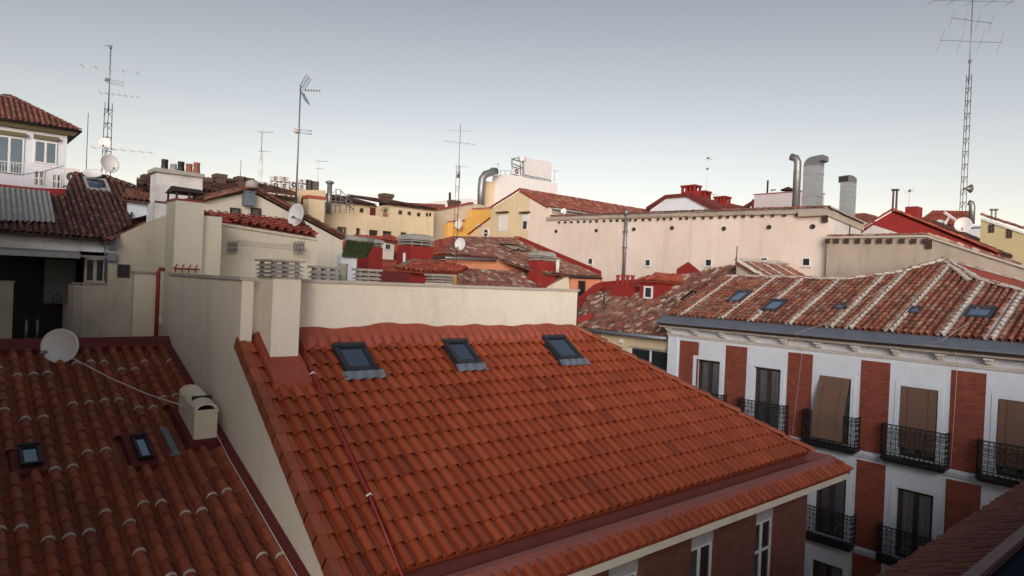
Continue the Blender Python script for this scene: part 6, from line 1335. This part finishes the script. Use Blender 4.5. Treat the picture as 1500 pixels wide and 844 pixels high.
# masts
B_ = onx(1408, 352, 43.8); zz = lambda yy: onx(1411, yy, 43.8).z - B_.z
antenna('lattice_antenna', 'very tall lattice aerial mast with three crossbars on the right skyline', tuple(B_), zz(4), zz(112), [('boom', zz(5), -44, 4.4), ('vert', zz(33), -30, 2.7), ('vert', zz(63), -41, 3.5), ('speaker', zz(276), -41, .25), ('tuft', zz(92), -41, .2)], .03, rust, None, .30)
B_ = P1_.px(666, 398) if False else ony(666, 389, 27.5); zz = lambda yy: ony(671, yy, 27.5).z - B_.z
antenna('lattice_antenna', 'lattice aerial mast rising between the broadest red chimney and a satellite dish', tuple(B_ - u0 * .3), zz(181) + .3, zz(242) + .3, [('boom', zz(182), -41, 1.15), ('boom', zz(200), -20, 1.6), ('yagi', zz(235), -41, .75), ('tuft', zz(249), 0, .12)], .018, rust, None, .24)
dish('satellite_dish', 'white dish in front of the lichen covered roof beside the slim lattice mast', ony(675, 358, 27.0), (-1, -.35, .1), .31, tuple(ony(668, 366, 27.5)))
B_ = ony(433, 310, 23.4); zz = lambda yy: ony(437, yy, 23.4).z - B_.z
antenna('grid_antenna_mast', 'slim grey pole with a grid reflector aerial on top and a loop aerial below', tuple(B_), zz(124), 0, [('grid', zz(131), -41, .60), ('loop', zz(191), -41, .5)], .03, iron)
B_ = ony(381, 268, 40.5); zz = lambda yy: ony(384, yy, 40.5).z - B_.z
antenna('aerial', 'pale thin lattice aerial left of the slim grey pole', tuple(B_), zz(193), zz(222), [('yagi', zz(193.5), -41, .9), ('yagi', zz(222), -41, .7)], .025, whiteP, None, .22)
B_ = ony(465, 276, 44); zz = lambda yy: ony(466, yy, 44).z - B_.z
antenna('aerial', 'small pale aerial above the brown cabinet of the air conditioner roof', tuple(B_), zz(234), 0, [('yagi', zz(236), -41, .8), ('yagi', zz(247), -41, .5)], .035, whiteP)
antenna('whip_antenna', 'short whip aerial above the brown roof left of the pale thin lattice aerial', tuple(ony(352, 262, 41)), 1.1, 0, [], .02, iron)

# ================================================================== light, air and camera
w = bpy.data.worlds.new('World'); S.world = w; w.use_nodes = True; nt = w.node_tree; bg = nt.nodes['Background']
SUN_EL, SUN_AZ = 8.0, 226.0     # azimuth measured anticlockwise from +x: low behind the camera's left shoulder
sk_ = nt.nodes.new('ShaderNodeTexSky'); sk_.sky_type = 'NISHITA'; sk_.sun_disc = False
sk_.sun_elevation = R(SUN_EL); sk_.sun_rotation = R(90 - SUN_AZ); sk_.air_density = 1.0; sk_.dust_density = 2.5; sk_.ozone_density = 1.0; sk_.altitude = 650
hs_ = nt.nodes.new('ShaderNodeHueSaturation'); hs_.inputs['Saturation'].default_value = .42; nt.links.new(sk_.outputs[0], hs_.inputs['Color'])
tc = nt.nodes.new('ShaderNodeTexCoord'); sx_ = nt.nodes.new('ShaderNodeSeparateXYZ'); nt.links.new(tc.outputs['Generated'], sx_.inputs[0])
gr = ramp(nt, sx_.outputs['Z'], [(.0, (.96, .835, .755)), (.09, (.93, .835, .775)), (.24, (.68, .645, .63)), (.45, (.46, .445, .45))])   # dusk haze pales the low sky
ml = mix(nt, hs_.outputs[0], gr, 1.0, 'MULTIPLY')
nt.links.new(ml, bg.inputs['Color']); bg.inputs['Strength'].default_value = .15
sd = bpy.data.lights.new('sun', 'SUN'); sd.energy = .8; sd.angle = R(24); sd.color = (1, .93, .87)
so = bpy.data.objects.new('sun', sd); COL.objects.link(so)
v = V((math.cos(R(SUN_AZ)) * math.cos(R(21)), math.sin(R(SUN_AZ)) * math.cos(R(21)), math.sin(R(21))))
so.rotation_euler = v.to_track_quat('Z', 'Y').to_euler(); so.location = (0, -10, 30)
cd = bpy.data.cameras.new('camera'); co = bpy.data.objects.new('camera', cd); COL.objects.link(co)
cd.sensor_width = 36; cd.lens = F / 1500 * 36; cd.clip_start = .05; cd.clip_end = 3000
from mathutils import Matrix
co.matrix_world = Matrix(((CR.x, CU.x, -FW.x, 0), (CR.y, CU.y, -FW.y, 0), (CR.z, CU.z, -FW.z, 0), (0, 0, 0, 1)))
S.camera = co
S.view_settings.view_transform = 'Standard'; S.view_settings.look = 'None'; S.view_settings.gamma = 1; S.view_settings.exposure = .92
S.render.engine = 'CYCLES'; S.cycles.use_denoising = True; S.cycles.max_bounces = 6; S.cycles.transparent_max_bounces = 6
for o in bpy.data.objects:
    if '_base' in o: del o['_base']
